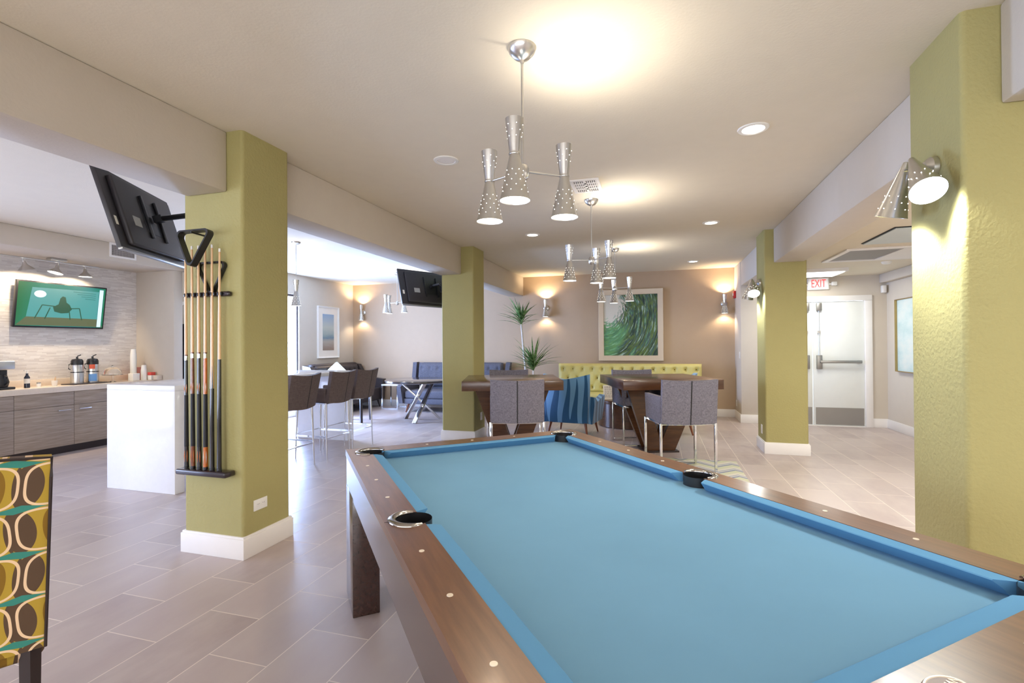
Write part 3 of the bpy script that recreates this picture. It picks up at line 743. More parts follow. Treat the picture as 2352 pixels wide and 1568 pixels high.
def twin_sconce(x, y, z, label, power):
    """two pointed cone shades fanned out on a pillar side that faces -X"""
    t = thing('twin_cone_sconce', label, 'wall lamp', (x, y, z), 0, 'twin cone pillar lamps')
    MB().lathe([(0.0001, .045), (.03, .042), (.05, .02), (.052, 0)], (0, 0, 0.0), mtx=RY(radians(-90))).build('wall_plate', M['steel'], t)
    MB().cyl((-.03, 0, .0), (-.12, -.0, -.0), .007).build('bracket', M['steel'], t)
    for (dx, dy, dz, dr) in ((-.11, .08, -.07, (-.16, .25, -.95)), (-.103, -.105, -.055, (-.04, -.65, -.757))):
        R = (-Vector(dr)).to_track_quat('Z', 'Y').to_matrix()
        prof = [(0.006, 0.13), (0.012, 0.128), (0.068, -0.125), (0.070, -0.13)]
        b = MB()
        for j, q in enumerate((-.03, -.06, -.09)):
            rr = 0.012 + (0.068 - 0.012) * (0.128 - q) / (0.253)
            for i in range(8):
                a = 2 * pi * (i + .5 * (j % 2)) / 8; c = Vector((cos(a) * (rr + .0006), sin(a) * (rr + .0006), q)); d = Vector((cos(a), sin(a), 0)) * .001
                b.cyl(R @ (c - d), R @ (c + d), .0022, n=8)
        s = two(MB().lathe(prof, (0, 0, 0), n=32, mtx=R).lathe([(r - .0015, q) for r, q in prof], (0, 0, 0), n=32, mtx=R), b, M['steel'], M['hole']).build('cone_shade', M['steel'], t)
        s.data.materials.append(M['hole']); s.location = (dx, dy, dz)
        MB().lathe([(0.0001, -.122), (.0655, -.122)], mtx=R).build('bulb', M['bulb_white'], s)
        p = Vector((x + dx, y + dy, z + dz)) + R @ Vector((0, 0, -.128))
        lamp_spot('pillar_lamp_beam', p, R @ Vector((0, 0, -1)), power, 160, 0.4, (.96, 1, .98), 0.05)
twin_sconce(1.24, 2.75, 2.18, 'twin cone nickel lamp glowing on the nearest right green pillar', 34)
twin_sconce(1.262, 6.95, 2.14, 'twin cone nickel lamp on the far right green pillar beside the hall doors', 16)

# ------------------------------------------------------------------ pool table
TH = 0.71333
def pool_table():
    L, Wd, Z = 2.49, 1.455, 0.79
    t = thing('pool_table', 'large walnut pool table with blue cloth in the right foreground', 'pool table', (-1.679, 2.361, 0), TH)
    PK = [(0.125, -0.125), (Wd - 0.125, -0.125), (0.125, -L + 0.125), (Wd - 0.125, -L + 0.125), (0.098, -L / 2), (Wd - 0.098, -L / 2)]
    PR = [0.066] * 4 + [0.062] * 2
    def cutters():
        cs = []
        for (x, y), r in zip(PK, PR):
            cs.append(MB().cyl((x, y, 0.6), (x, y, 0.9), r, n=40).build('cut', M['black']))
        return cs
    cs = cutters()
    w_ = 0.121
    def ring(o, i, z0, z1):
        b = MB(); t_ = bmesh.new()
        O = [(o, -L + o), (Wd - o, -L + o), (Wd - o, -o), (o, -o)]; I = [(i, -L + i), (Wd - i, -L + i), (Wd - i, -i), (i, -i)]
        vs = {}
        for k_, P in (('O', O), ('I', I)):
            for zz in (z0, z1): vs[k_, zz] = [t_.verts.new((p[0], p[1], zz)) for p in P]
        for j in range(4):
            k2 = (j + 1) % 4
            t_.faces.new((vs['O', z0][j], vs['O', z0][k2], vs['O', z1][k2], vs['O', z1][j]))
            t_.faces.new((vs['I', z0][k2], vs['I', z0][j], vs['I', z1][j], vs['I', z1][k2]))
            t_.faces.new((vs['O', z1][j], vs['O', z1][k2], vs['I', z1][k2], vs['I', z1][j]))
            t_.faces.new((vs['O', z0][k2], vs['O', z0][j], vs['I', z0][j], vs['I', z0][k2]))
        b._add(t_); return b
    rail = ring(0, w_, 0.757, Z); ro = rail.build('r', M['pool_wood'])
    boolean(ro, cs, 'rail_top', M['pool_wood'], t)
    bed = MB().box(0.03, -L + 0.03, 0.70, Wd - 0.03, -0.03, 0.748).build('b', M['cloth'])
    boolean(bed, cs, 'cloth_bed', M['cloth'], t)
    for c in cs:
        me = c.data; bpy.data.objects.remove(c); bpy.data.meshes.remove(me)
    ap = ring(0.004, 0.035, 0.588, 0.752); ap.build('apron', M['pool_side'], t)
    ring(0.010, 0.05, 0.745, 0.760).build('shadow_gap', M['seam'], t)
    MB().box(0.036, -L + 0.036, 0.60, Wd - 0.036, -0.036, 0.62).build('underside_panel', M['pool_side'], t)
    for x0 in (0.002, Wd - 0.135):
        for y1 in (-0.002, -L + 0.302):
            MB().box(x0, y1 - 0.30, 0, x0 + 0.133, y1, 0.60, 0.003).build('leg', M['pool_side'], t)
    # cushions: back edge along the wood, nose 46 mm inside, ends cut at an angle
    def cushion(p0, p1, inward, cut0, cut1):
        p0, p1, n = Vector((*p0, 0)), Vector((*p1, 0)), Vector((*inward, 0)); d = (p1 - p0).normalized()
        def sec(p, s, cut):
            a = d * s * cut
            return [p + Vector((0, 0, Z - .0015)), p + a * .4 + n * .020 + Vector((0, 0, Z - .0015)), p + a * .97 + n * .044 + Vector((0, 0, Z - .003)), p + a + n * .047 + Vector((0, 0, Z - .0055)),
                    p + a * .7 + n * .030 + Vector((0, 0, Z - .022)), p + a * .5 + n * .012 + Vector((0, 0, .7475)), p + Vector((0, 0, .7475))]
        A, B = sec(p0, 1, cut0), sec(p1, -1, cut1)
        tb = bmesh.new(); va = [tb.verts.new(v) for v in A]; vb = [tb.verts.new(v) for v in B]
        for i in range(7): tb.faces.new((va[i], va[(i + 1) % 7], vb[(i + 1) % 7], vb[i]))
        tb.faces.new(va); tb.faces.new(list(reversed(vb)))
        m_ = MB(); m_._add(tb); m_.build('cushion', M['cloth2'], t, angle=20)
    cg, sg = 0.178, 0.066
    for x, n in ((w_, (1, 0)), (Wd - w_, (-1, 0))):
        cushion((x, -cg), (x, -L / 2 + sg), n, .045, .022); cushion((x, -L / 2 - sg), (x, -L + cg), n, .022, .045)
    for y, n in ((-w_, (0, -1)), (-L + w_, (0, 1))):
        cushion((cg, y), (Wd - cg, y), n, .045, .045)
    # pockets
    for i, ((x, y), r) in enumerate(zip(PK, PR)):
        MB().lathe([(r - .0015, Z - .0005), (r - .0015, .62), (r - .012, .56), (0.001, .55)], (x, y, 0), n=32).build('pocket_liner', M['black'], t)
        cx, cy = Wd / 2, -L / 2
        dirv = Vector((x - (cx if i < 4 else cx), (y - cy) if i < 4 else 0, 0))
        if i < 4: dirv = Vector((math.copysign(1, x - cx), math.copysign(1, y - cy), 0))
        a0 = math.atan2(dirv.y, dirv.x); span = radians(118 if i < 4 else 100)
        N = 26
        def pt(uu, vv, top=True):
            a = a0 - span + 2 * span * uu
            taper = 1 - 0.6 * abs(2 * uu - 1) ** 4
            rr = r - .002 + (0.026 * taper) * vv
            h = Z + .0035 + 0.006 * sin(pi * min(1, vv * 1.0)) * taper
            return Vector((x + rr * cos(a), y + rr * sin(a), h if top else Z - .003))
        MB().grid(lambda u, v: pt(u, v), N, 6, lambda u, v: pt(u, v, False)).build('pocket_casting', M['casting'], t, angle=60)
    # sights
    def sight(x, y, long_):
        MB().lathe([(0.0001, Z + .0012), (.0075, Z + .0012), (.008, Z)], (x, y, 0), n=20).build('sight', M['pearl'], t)
    pl = L - 0.334
    for k_ in (1, 2, 3, 5, 6, 7):
        for x in (.058, Wd - .058): sight(x, -0.167 - pl * k_ / 8, True)
    for k_ in (1, 2, 3):
        sight(0.167 + 1.121 * k_ / 4, -.058, False)
    for k_ in (1, 3): sight(0.167 + 1.121 * k_ / 4, -L + .058, False)
    # rail joints at the side pockets
    for x in (0.0, Wd):
        s = 1 if x == 0 else -1
        MB().box(x, -L / 2 - .001, Z - .02, x + s * .034, -L / 2 + .001, Z + .0004).build('rail_joint', M['seam'], t)
    # oval name plate on the near end rail
    E = Matrix.Translation((Wd / 2 - 0.008, -L + .056, 0)) @ Matrix.Diagonal((1.30, 0.9, 1, 1))
    pl_ = MB(); pl_._add(_lathe_bm([(0.0001, Z + .0022), (.034, Z + .0022), (.036, Z)]), E); plate = pl_.build('name_plate', mat('plate_taupe', srgb(120, 100, 92), .45), t)
    r_ = MB(); r_._add(_lathe_bm([(.029, Z + .0022), (.030, Z + .0036), (.033, Z + .0036), (.034, Z + .0022)]), E); r_.build('plate_rim', M['pearl'], plate)
    text_obj('EASTMAN', 0.0185, 0.0006, M['pearl'], 'lettering', plate, Matrix.Translation((Wd / 2 - .008, -L + .058, Z + .0028)) @ RZ(radians(8)).to_4x4(), bold=0.0004)
    MB().box(Wd / 2 - .036, -L + .043, Z + .002, Wd / 2 + .022, -L + .0445, Z + .003).build('plate_underline', M['pearl'], plate)
    return t
def _lathe_bm(prof, n=40):
    t = bmesh.new(); rings = []
    for r, z in prof: rings.append([t.verts.new((r * cos(2 * pi * i / n), r * sin(2 * pi * i / n), z)) for i in range(n)])
    for a, b in zip(rings, rings[1:]):
        for i in range(n): t.faces.new((a[i], a[(i + 1) % n], b[(i + 1) % n], b[i]))
    bmesh.ops.remove_doubles(t, verts=t.verts[:], dist=1e-5)
    return t
M['casting'] = mat('dark_chrome_casting', (0.42, 0.40, 0.38, 1), 0.16, 1.0)
ptab = pool_table()
Pd, Qd = Vector((-sin(TH), cos(TH), 0)), Vector((cos(TH), sin(TH), 0))
def on_table(q, p, z): return Vector((-1.679, 2.361, 0)) + Qd * q + Pd * p + Vector((0, 0, z))
bp = on_table(1.455 - 0.130, -0.130, 0.745)
ball = MB().sphere((0, 0, 0), 0.0286, n=28).build('pool_ball', mat('magenta_ball', srgb(150, 50, 110), 0.08, coat=1.0))
ball.location = bp - Vector((0, 0, .012)); tag(ball, 'purple pool ball resting in the far right corner pocket', 'pool ball')

# ------------------------------------------------------------------ cue rack on the near left pillar
RY0 = 2.53
def bar_round(b, x0, x1, z, d, h):
    b.box(x0, RY0 - d, z - h / 2, x1, RY0, z + h / 2, min(h, d) * 0.3, 3)
rk = thing('cue_rack', 'dark wood cue rack mounted on the near left green pillar', 'cue rack', (-2.85, RY0, 0.55))
b = MB()
def holder(name, x0, x1, z0, z1, d):
    MB().box(x0 + 2.85, -d, z0 - .55, x1 + 2.85, 0, z1 - .55, 0.012, 3).build(name, M['darkpurple'], rk)
holder('lower_shelf', -3.04, -2.625, 0.535, 0.572, 0.085)
holder('upper_clip_bar', -3.03, -2.645, 1.695, 1.728, 0.035)
for x in (-2.985, -2.93, -2.875, -2.82, -2.762, -2.705):
    MB().box(x + 2.85 + .008, -.05, 1.70 - .55, x + 2.85 + .016, -.03, 1.722 - .55, .003).box(x + 2.85 - .016, -.05, 1.70 - .55, x + 2.85 - .008, -.03, 1.722 - .55, .003).build('clip', M['black'], rk)
cx0 = [-3.000, -2.945, -2.890, -2.833, -2.775, -2.712]
xb = [-2.985, -2.93, -2.876, -2.824, -2.77, -2.712]
cue_kinds = [('black and maple', 'cue_black', 'cue_wrap', 1), ('brown pointed', 'cue_brown', 'cue_wrap', 1), ('glossy black', 'cue_black', 'cue_wrap', 1), ('amber orange', 'cue_orange', 'cue_wrap', 1), ('dark pointed house', 'cue_wrap', None, 0), ('plain black sleeved', 'cue_black', None, 0)]
cl = ['pool cue with thin black forearm, leftmost in the rack', 'pool cue with brown striped forearm, second from left in rack', 'pool cue with glossy black forearm, third from left in rack', 'pool cue with bright amber forearm, fourth in the rack',
      'pool cue with long dark point and no collar, fifth in rack', 'pool cue with plain black sleeve, rightmost in the rack']
for i, (nm, fm, wm, joint) in enumerate(cue_kinds):
    t = thing('pool_cue', cl[i], 'pool cue', (xb[i], RY0 - 0.045, 0.573), 0, 'pool cues in the pillar rack')
    top = Vector((cx0[i] - xb[i], .008, 1.46 if i in (1, 2, 3, 4) else 1.43)); P = lambda f: top * f
    R = lambda f: 0.0146 + (0.0063 - 0.0146) * f
    def seg(name, f0, f1, m, par=t):
        return MB().cyl(P(f0), P(f1), R(f0), R(f1), n=18).build(name, m, par)
    seg('bumper', 0, .012, M['black'])
    if joint:
        jf = 0.515
        seg('butt_sleeve', .012, .10, M[fm]); seg('wrap', .10, .335, M['cue_wrap']); seg('forearm', .335, jf - .02, M[fm])
        seg('joint_collar', jf - .02, jf, M['chrome']); seg('ring', jf, jf + .006, M['cue_brown']); seg('shaft', jf + .006, .985, M['cue_maple'])
        # inlays on sleeve and forearm
        for f0, f1, nm_ in ((.025, .085, 'sleeve_inlay'), (.345, .385, 'forearm_inlay')):
            inl = MB()
            for a in (-150, -90, -30):
                a = radians(a); d = Vector((cos(a), sin(a), 0)); c0, c1 = P(f0) + d * (R(f0) * .93), P(f1) + d * (R(f1) * .93)
                inl.cyl(c0, (c0 + c1) / 2, .0008, .0030, n=6).cyl((c0 + c1) / 2, c1, .0030, .0008, n=6)
            inl.build(nm_, M['cue_orange'] if fm != 'cue_orange' else M['pearl'], t)
    else:
        sp = 0.36 if i == 4 else 0.50
        seg('butt', .012, sp, M['cue_black'])
        sh = MB().cyl(P(sp), P(.985), R(sp), R(.985), n=18)
        sh.build('shaft', M['cue_maple'], t)
        if i == 4:
            pt_ = MB()
            for a in (-150, -100, -40): 
                a = radians(a); d = Vector((cos(a), sin(a), 0)); pt_.cyl(P(sp) + d * R(sp) * .6, P(sp + .13) + d * R(sp + .13) * .9, .0065, .0006, n=8)
            pt_.build('point', M['cue_black'], t)
    seg('tip', .985, 1.0, M['white_plastic'])
def triangle(name, label, c, size, rot, dep, y):
    """ball rack: rounded triangle ring, hung flat-ish on the pillar"""
    pts = []
    R_ = 0.028
    verts = [(-size / 2, 0), (size / 2, 0), (0, -size * .88)]
    cen = (0, -size * .29)
    for k_, (vx, vz) in enumerate(verts):
        dx, dz = cen[0] - vx, cen[1] - vz; l_ = math.hypot(dx, dz); ox, oz = vx + dx / l_ * R_ * 2, vz + dz / l_ * R_ * 2
        base = {0: 90, 1: -30, 2: 210}[k_]
        base = {0: 90, 1: -30, 2: -150}[k_]
        for i in range(9):
            a = radians(base + 120 * i / 8) if k_ == 0 else radians(base + 120 * i / 8)
            pts.append((ox + R_ * cos(a), oz + R_ * sin(a)))
    order = pts[0:9] + pts[18:27] + pts[9:18]
    t = thing(name, label, 'ball rack', c, 0)
    t.rotation_euler = rot
    bmq = bmesh.new(); n = len(order); rings = []
    for x, z in order:
        dx, dz = cen[0] - x, cen[1] - z; l_ = math.hypot(dx, dz); ix, iz = x + dx / l_ * .016, z + dz / l_ * .016
        rings.append([bmq.verts.new((x, -dep, z)), bmq.verts.new((x, 0, z)), bmq.verts.new((ix, 0, iz)), bmq.verts.new((ix, -dep, iz))])
    for i in range(n):
        a, b_ = rings[i], rings[(i + 1) % n]
        for q in range(4): bmq.faces.new((a[q], a[(q + 1) % 4], b_[(q + 1) % 4], b_[q]))
    m_ = MB(); m_._add(bmq); m_.build('frame', M['black'], t, angle=50)
    return t
triangle('ball_rack', 'black triangle ball rack hung point down over the cue tips', (-2.845, RY0 - 0.075, 2.115), .30, (radians(-6), 0, radians(0)), .045, 0)
triangle('ball_rack', 'black ball rack tucked behind the cues above the clip bar', (-2.80, RY0 - 0.006, 1.925), .27, (0, radians(0), 0), .024, 0)
tag(MB().cyl((-2.845, RY0, 2.095), (-2.845, RY0 - .13, 2.10), .006).build('rack_hook', M['black']), 'small dark peg holding the hanging triangle rack', 'hook')

# ------------------------------------------------------------------ outlets, switches, alarm
def outlet(name, label, cat, loc, rz, wh=(.115, .072)):
    t = thing(name, label, cat, loc, rz)
    MB().box(-wh[0] / 2, -.006, -wh[1] / 2, wh[0] / 2, 0, wh[1] / 2, .002).build('cover_plate', M['white_plastic'], t)
    if cat == 'outlet':
        b = MB()
        for s in (-1, 1):
            b.box(s * .021 - .014, -.0075, -.012, s * .021 + .014, -.005, .012, .002)
        b.build('receptacle', M['white_trim'], t)
        s_ = MB()
        for s in (-1, 1):
            s_.box(s * .021 - .006, -.0082, .002, s * .021 - .004, -.0074, .007).box(s * .021 + .004, -.0082, .002, s * .021 + .006, -.0074, .007)
        s_.build('slots', M['seam'], t)
    else: MB().box(-.008, -.010, -.016, .008, -.005, .016, .002).build('toggle', M['white_trim'], t)
outlet('wall_outlet', 'white double outlet low on the near left green pillar', 'outlet', (-2.565, 2.668, 0.317), radians(90))
outlet('wall_outlet', 'white outlet low on the far left green pillar', 'outlet', (-2.505, 6.78, 0.323), radians(90), (.072, .115))
outlet('wall_outlet', 'white outlet low on the far right green pillar', 'outlet', (1.262, 6.92, 0.27), radians(-90), (.072, .115))
outlet('wall_outlet', 'white outlet low on the grey wall end beside the brown wall', 'outlet', (1.36, 9.72, 0.28), radians(-90), (.075, .115))
outlet('light_switch', 'white light switch on the grey wall end left of the hall', 'switch', (1.36, 9.32, 1.16), radians(-90), (.072, .115))
t = thing('fire_alarm', 'small red fire alarm on the grey wall beside the brown wall', 'fire alarm', (1.36, 9.72, 2.25), radians(-90))
MB().box(-.05, -.04, -.065, .05, 0, .065, .006).build('housing', M['red'], t)
MB().box(-.02, -.052, -.02, .02, -.04, .03, .004).build('strobe', M['white_plastic'], t)

# ------------------------------------------------------------------ pictures
def frame_ring(b, a, c, fw, depth, slope=.012):
    t_ = bmesh.new()
    def loop(ix, y): return [t_.verts.new((sx * (a - ix), y, sz * (c - ix))) for sx, sz in ((-1, -1), (1, -1), (1, 1), (-1, 1))]
    L_ = [loop(0, 0), loop(0, -depth + .004), loop(.004, -depth), loop(fw - .008, -depth + slope), loop(fw, -depth + slope + .004), loop(fw, 0)]
    for p, q in zip(L_, L_[1:] + L_[:1]):
        for i in range(4): t_.faces.new((p[i], p[(i + 1) % 4], q[(i + 1) % 4], q[i]))
    b._add(t_)
def picture(name, label, loc, rz, w, h, fw, fm, am, mat_w=0.0, depth=.035):
    t = thing(name, label, 'picture', loc, rz)
    b = MB()
    a, c = w / 2, h / 2
    frame_ring(b, a, c, fw, depth)
    b.build('frame', fm, t)
    if mat_w: MB().box(-a + fw, -.014, -c + fw, a - fw, -.004, c - fw).build('mat_board', M['paper'], t)
    g = fw + mat_w
    o = MB().box(-a + g, -.018, -c + g, a - g, -.002, c - g).build('artwork', am, t)
    return t
pt_ = picture('framed_painting', 'large green swirling wave painting in champagne frame on brown wall', (-0.520, YB, 1.735), 0, 1.235, 1.40, .105, M['frame_silver'], M['painting'], 0, .05)
picture('framed_print', 'tall framed seascape print with white mat on the left lounge wall', (XW, 8.955, 1.66), radians(90), .70, 1.10, .035, M['white_plastic'], M['seascape'], .13, .04)
picture('framed_canvas', 'pale aqua canvas in thin gold frame on the hall right wall', (XR, 8.24, 1.465), radians(-90), 1.16, 1.09, .012, M['gold'], M['aqua'], 0, .05)

# ------------------------------------------------------------------ bar tables
def bar_table(c, rz, label):
    t = thing('bar_table', label, 'table', c, rz, 'square counter-height tables')
    H, T_, S = .94, .115, .60
    MB().box(-S, -S, H - T_, S, S, H, .003).build('tabletop', M['table_wood'], t)
    for (sx, sy) in ((-1, -1), (1, -1), (-1, 1), (1, 1)):
        MB().bar((sx * .36, sy * .24, H - T_ + .0), (sx * .07, sy * .11, 0.012), .20, .07, up=(sy * .0 + 0, 1, 0)).build('leg', M['table_wood'], t)
    MB().box(-.22, -.19, 0, .22, .19, .02, .002).build('base_plate', M['dark_leg'], t)
    return t
def centre(fl, fr, s=.61):
    d = (fr - fl).normalized(); n = Vector((-d.y, d.x, 0)); m = (fl + fr) / 2
    return m + n * s, math.atan2(d.y, d.x)
c1, a1 = centre(Vector((-2.246, 5.402, 0)), Vector((-1.077, 5.776, 0)))
c2, a2 = centre(Vector((-.403, 5.838, 0)), Vector((.753, 6.243, 0)))
c1 += Vector((.02, -.07, 0))
bar_table(c1, a1, 'thick square brown table beside the far left green pillar')
bar_table(c2, a2, 'thick square brown table nearer the right hall side')

# ------------------------------------------------------------------ grey counter chairs
def counter_chair():
    t = thing('counter_chair', 'x', 'chair', (0, 0, 0), 0, 'grey counter chairs round the brown tables')
    w, zb, zt = .285, .55, 1.0
    def back(u, v, off):
        x = -w + 2 * w * u; z = zb + (zt - zb) * v
        curve = -.035 * (1 - (2 * u - 1) ** 2) - .045 * v
        sag = -.012 * (1 - (2 * u - 1) ** 2) * v + (-.012 * (1 - (2 * u - 1) ** 2)) * (1 - v)
        return Vector((x, -.245 + curve - off, z + sag))
    MB().grid(lambda u, v: back(u, v, .0), 16, 8, lambda u, v: back(u, v, .055)).build('backrest', M['grey_fabric'], t, angle=60)
    MB().grid(lambda u, v: back(.49 + .02 * u, v, .0565), 2, 8, lambda u, v: back(.49 + .02 * u, v, .053)).build('back_zip', M['seam'], t)
    MB().box(-w + .03, -.25, zb, w - .03, .27, zb + .11, .025, 3).build('seat', M['grey_fabric'], t)
    for s in (-1, 1):
        MB().prism([(-.27, zb), (.22, zb), (.26, zb + .265), (-.27, zb + .27)], -.024, .024, Matrix.Translation((s * (w - .02), 0, 0)) @ Matrix(((0, 0, 1, 0), (1, 0, 0, 0), (0, 1, 0, 0), (0, 0, 0, 1)))).build('armrest', M['grey_fabric'], t)
    f = .012
    MB().box(-w, .23, zb - .025, w, .255, zb, .002).box(-w, -.27, zb - .025, -w + .025, .25, zb, .002).box(w - .025, -.27, zb - .025, w, .25, zb, .002)\
        .tube([(-w + .01 + (2 * w - .02) * i / 12, -.262 - .035 * (1 - (i / 6 - 1) ** 2), zb - .012) for i in range(13)], .011, 6).build('seat_rail', M['chrome'], t)
    for sx in (-1, 1):
        for y in (-.27, .255):
            MB().box(sx * w - f, y - f, 0, sx * w + f, y + f, zb - .005, .002).build('leg', M['chrome'], t)
    for y in (-.27, .255): MB().box(-w, y - .009, .02, w, y + .009, .038, .002).build('stretcher', M['chrome'], t)
    return t
ch = counter_chair()
ch.location = W(.045, 5.50); ch.rotation_euler = (0, 0, YAW + .02); ch['label'] = 'grey fabric counter chair with back to us, at the left brown table'
copy_tree(ch, W(1.80, 5.32), YAW + .03, 'grey fabric counter chair with back to us, at the right brown table')
copy_tree(ch, W(-.05, 6.93), YAW + pi, 'grey counter chair facing us behind the left brown table')
copy_tree(ch, W(1.73, 6.72), YAW + pi + .06, 'grey counter chair facing us behind the right brown table')

# ------------------------------------------------------------------ island and stools
isl = thing('kitchen_island', 'long white quartz waterfall island beside the near left pillar', 'island', (-4.735, 4.83, 0))
IW, IZ = .435, 1.008
MB().box(-IW, -1.37, IZ - .05, IW, 1.37, IZ, .004).build('countertop', M['quartz'], isl)
MB().box(-IW, -1.37, 0, IW, -1.27, IZ - .05, .004).build('end_panel', M['quartz'], isl)
MB().box(-IW, 1.27, 0, IW, 1.37, IZ - .05, .004).build('end_panel', M['quartz'], isl)

def bar_stool():
    t = thing('bar_stool', 'x', 'bar stool', (0, 0, 0), 0, 'taupe bar stools along the white island')
    w, zb, zt = .225, .69, 1.065
    def back(u, v, off):
        x = -w + 2 * w * u; z = zb + (zt - zb) * v
        wide = 1.0 + .06 * v
        c = -.03 * (1 - (2 * u - 1) ** 2) - .075 * v
        return Vector((x * wide, -.20 + c - off, z - .022 * (1 - (2 * u - 1) ** 2)))
    MB().grid(lambda u, v: back(u, v, 0), 14, 8, lambda u, v: back(u, v, .045)).build('backrest', M['brown_fabric'], t, angle=60)
    MB().grid(lambda u, v: back(.60 + .018 * u, v, .0465), 2, 8, lambda u, v: back(.60 + .018 * u, v, .043)).build('back_zip', M['seam'], t)
    MB().box(-w + .02, -.20, zb, w - .02, .24, zb + .09, .025, 3).build('seat', M['brown_fabric'], t)
    for s in (-1, 1): MB().box(s * (w - .012) - .02, -.21, zb, s * (w - .012) + .02, .16, zb + .17, .015, 3).build('armrest', M['brown_fabric'], t)
    MB().box(-w, -.22, zb - .022, w, .22, zb, .004).build('seat_rail', M['chrome'], t)
    for sx in (-1, 1):
        for sy in (-1, 1): MB().cyl((sx * (w - .012), sy * .205, zb - .01), (sx * (w + .004), sy * .225, 0.0), .014, .007, n=12).build('leg', M['chrome'], t)
    MB().bar((-w, .215, .30), (w, .215, .30), .018, .012).build('footrest', M['chrome'], t)
    MB().bar((-w, -.215, .26), (w, -.215, .26), .018, .012).build('rear_rail', M['chrome'], t)
    for sx in (-1, 1): MB().bar((sx * w, -.215, .28), (sx * w, .215, .28), .012, .018).build('side_rail', M['chrome'], t)
    return t
bs = bar_stool(); RZL = radians(90)
for i, (y, lab) in enumerate(((4.525, 'taupe bar stool nearest the near left green pillar, partly hidden'), (5.205, 'taupe bar stool in the middle of the row along the island'), (5.725, 'taupe bar stool at the far end of the island row'))):
    loc = (-4.025, y, 0)
    if i == 0: bs.location = loc; bs.rotation_euler = (0, 0, RZL); bs['label'] = lab
    else: copy_tree(bs, loc, RZL, lab)

# ------------------------------------------------------------------ kitchen
XF = -7.36
def cabinet(y0, y1, label, handle_side):
    t = thing('base_cabinet', label, 'cabinet', (XF, (y0 + y1) / 2, 0), 0, 'grey laminate kitchen base cabinets')
    a = (y1 - y0) / 2
    MB().box(XK - XF + .004, -a, .10, -.02, a, .80).build('body', M['cabinet'], t)
    MB().box(XK - XF + .004, -a, 0, -.08, a, .10).build('toe_kick', M['dark_leg'], t)
    MB().box(-.02, -a + .002, .625, 0, a - .002, .797, .001).build('drawer', M['cabinet'], t)
    d = MB().box(-.02, -a + .002, .105, 0, a - .002, .620, .001).build('door', M['cabinet'], t)
    hy = (a - .19, a - .05) if handle_side > 0 else (-a + .05, -a + .19)
    MB().bar((.022, hy[0], .565), (.022, hy[1], .565), .008, .008).bar((.0, hy[0] + .01, .565), (.022, hy[0] + .01, .565), .008, .008).bar((.0, hy[1] - .01, .565), (.022, hy[1] - .01, .565), .008, .008).build('handle', M['chrome'], d)
cabinet(3.28, 3.90, 'grey wood-grain base cabinet left of the wide kitchen seam, behind the patterned chair', -1)
cabinet(3.90, 4.53, 'grey wood-grain base cabinet in the middle under the soap bottle', 1)
cabinet(4.53, 5.13, 'grey wood-grain base cabinet beside the white island end', -1)
cabinet(5.13, 5.65, 'grey wood-grain base cabinet under the stacked cups against the return wall', 1)
wt = thing('kitchen_worktop', 'cream kitchen worktop along the mosaic wall', 'worktop', (XF, 4.4, .80))
MB().box(XK - XF, -1.8, 0, .02, 1.25, .072, .004).build('slab', M['counter'], wt)
MB().box(XK - XF, -1.8, .072, XK - XF + .02, 1.25, .155, .003).build('upstand', M['counter'], wt)
CZ = .8725
def item(name, label, cat, y, x=-7.55): return thing(name, label, cat, (x, y, CZ))
# coffee maker
t = item('coffee_maker', 'black and steel drip coffee maker at the left end of counter', 'coffee maker', 3.86, -7.55)
MB().box(-.11, -.10, 0, .11, .10, .03, .008).box(-.11, -.10, .03, -.04, .10, .30, .008).build('base', M['black'], t)
MB().box(-.10, -.105, .235, .10, .105, .345, .015, 3).build('water_tank', M['steel'], t)
MB().lathe([(.02, .03), (.062, .035), (.075, .09), (.06, .15), (.052, .175), (.055, .185)], (.03, 0, 0)).build('carafe', M['black'], t)
MB().tube([(.09, .0, .17), (.135, 0, .15), (.135, 0, .08), (.10, 0, .06)], .009).build('carafe_handle', M['black'], t)
# soap / syrup bottle
t = item('pump_bottle', 'clear pump bottle with white label and dark lower half', 'bottle', 4.13)
MB().lathe([(.0001, 0), (.028, 0), (.028, .13), (.012, .16), (.012, .18)]).build('bottle_body', mat('dark_bottle', srgb(40, 44, 60), .2), t)
MB().lathe([(.0285, .055), (.0285, .115)]).build('label_band', M['paper'], t)
MB().cyl((0, 0, .18), (0, 0, .215), .008).bar((0, -.03, .215), (0, .02, .215), .012, .012).build('pump', M['white_plastic'], t)
t = item('small_jar', 'small grey lidded jar beside the pump bottle', 'jar', 4.25)
MB().lathe([(.0001, 0), (.022, 0), (.022, .04), (.018, .045)]).build('jar_body', M['white_plastic'], t)
MB().lathe([(.02, .045), (.02, .058), (.0001, .06)]).build('lid', M['satin'], t)
t = item('sugar_caddy', 'small cream cup with wooden stirrers near the airpots', 'cup', 4.42)
MB().lathe([(.0001, 0), (.026, 0), (.032, .07), (.030, .07), (.024, .004)]).build('cup', M['paper'], t)
MB().cyl((0, 0, .01), (.01, .01, .12), .003).cyl((0, 0, .01), (-.01, .012, .11), .003).build('stirrer', M['cue_maple'], t)
tr = tag(MB().box(-.12, -.24, 0, .12, .24, .012, .005).build('serving_tray', M['black_leather']), 'dark flat tray under the two steel airpots', 'tray'); tr.location = (-7.55, 4.80, CZ)
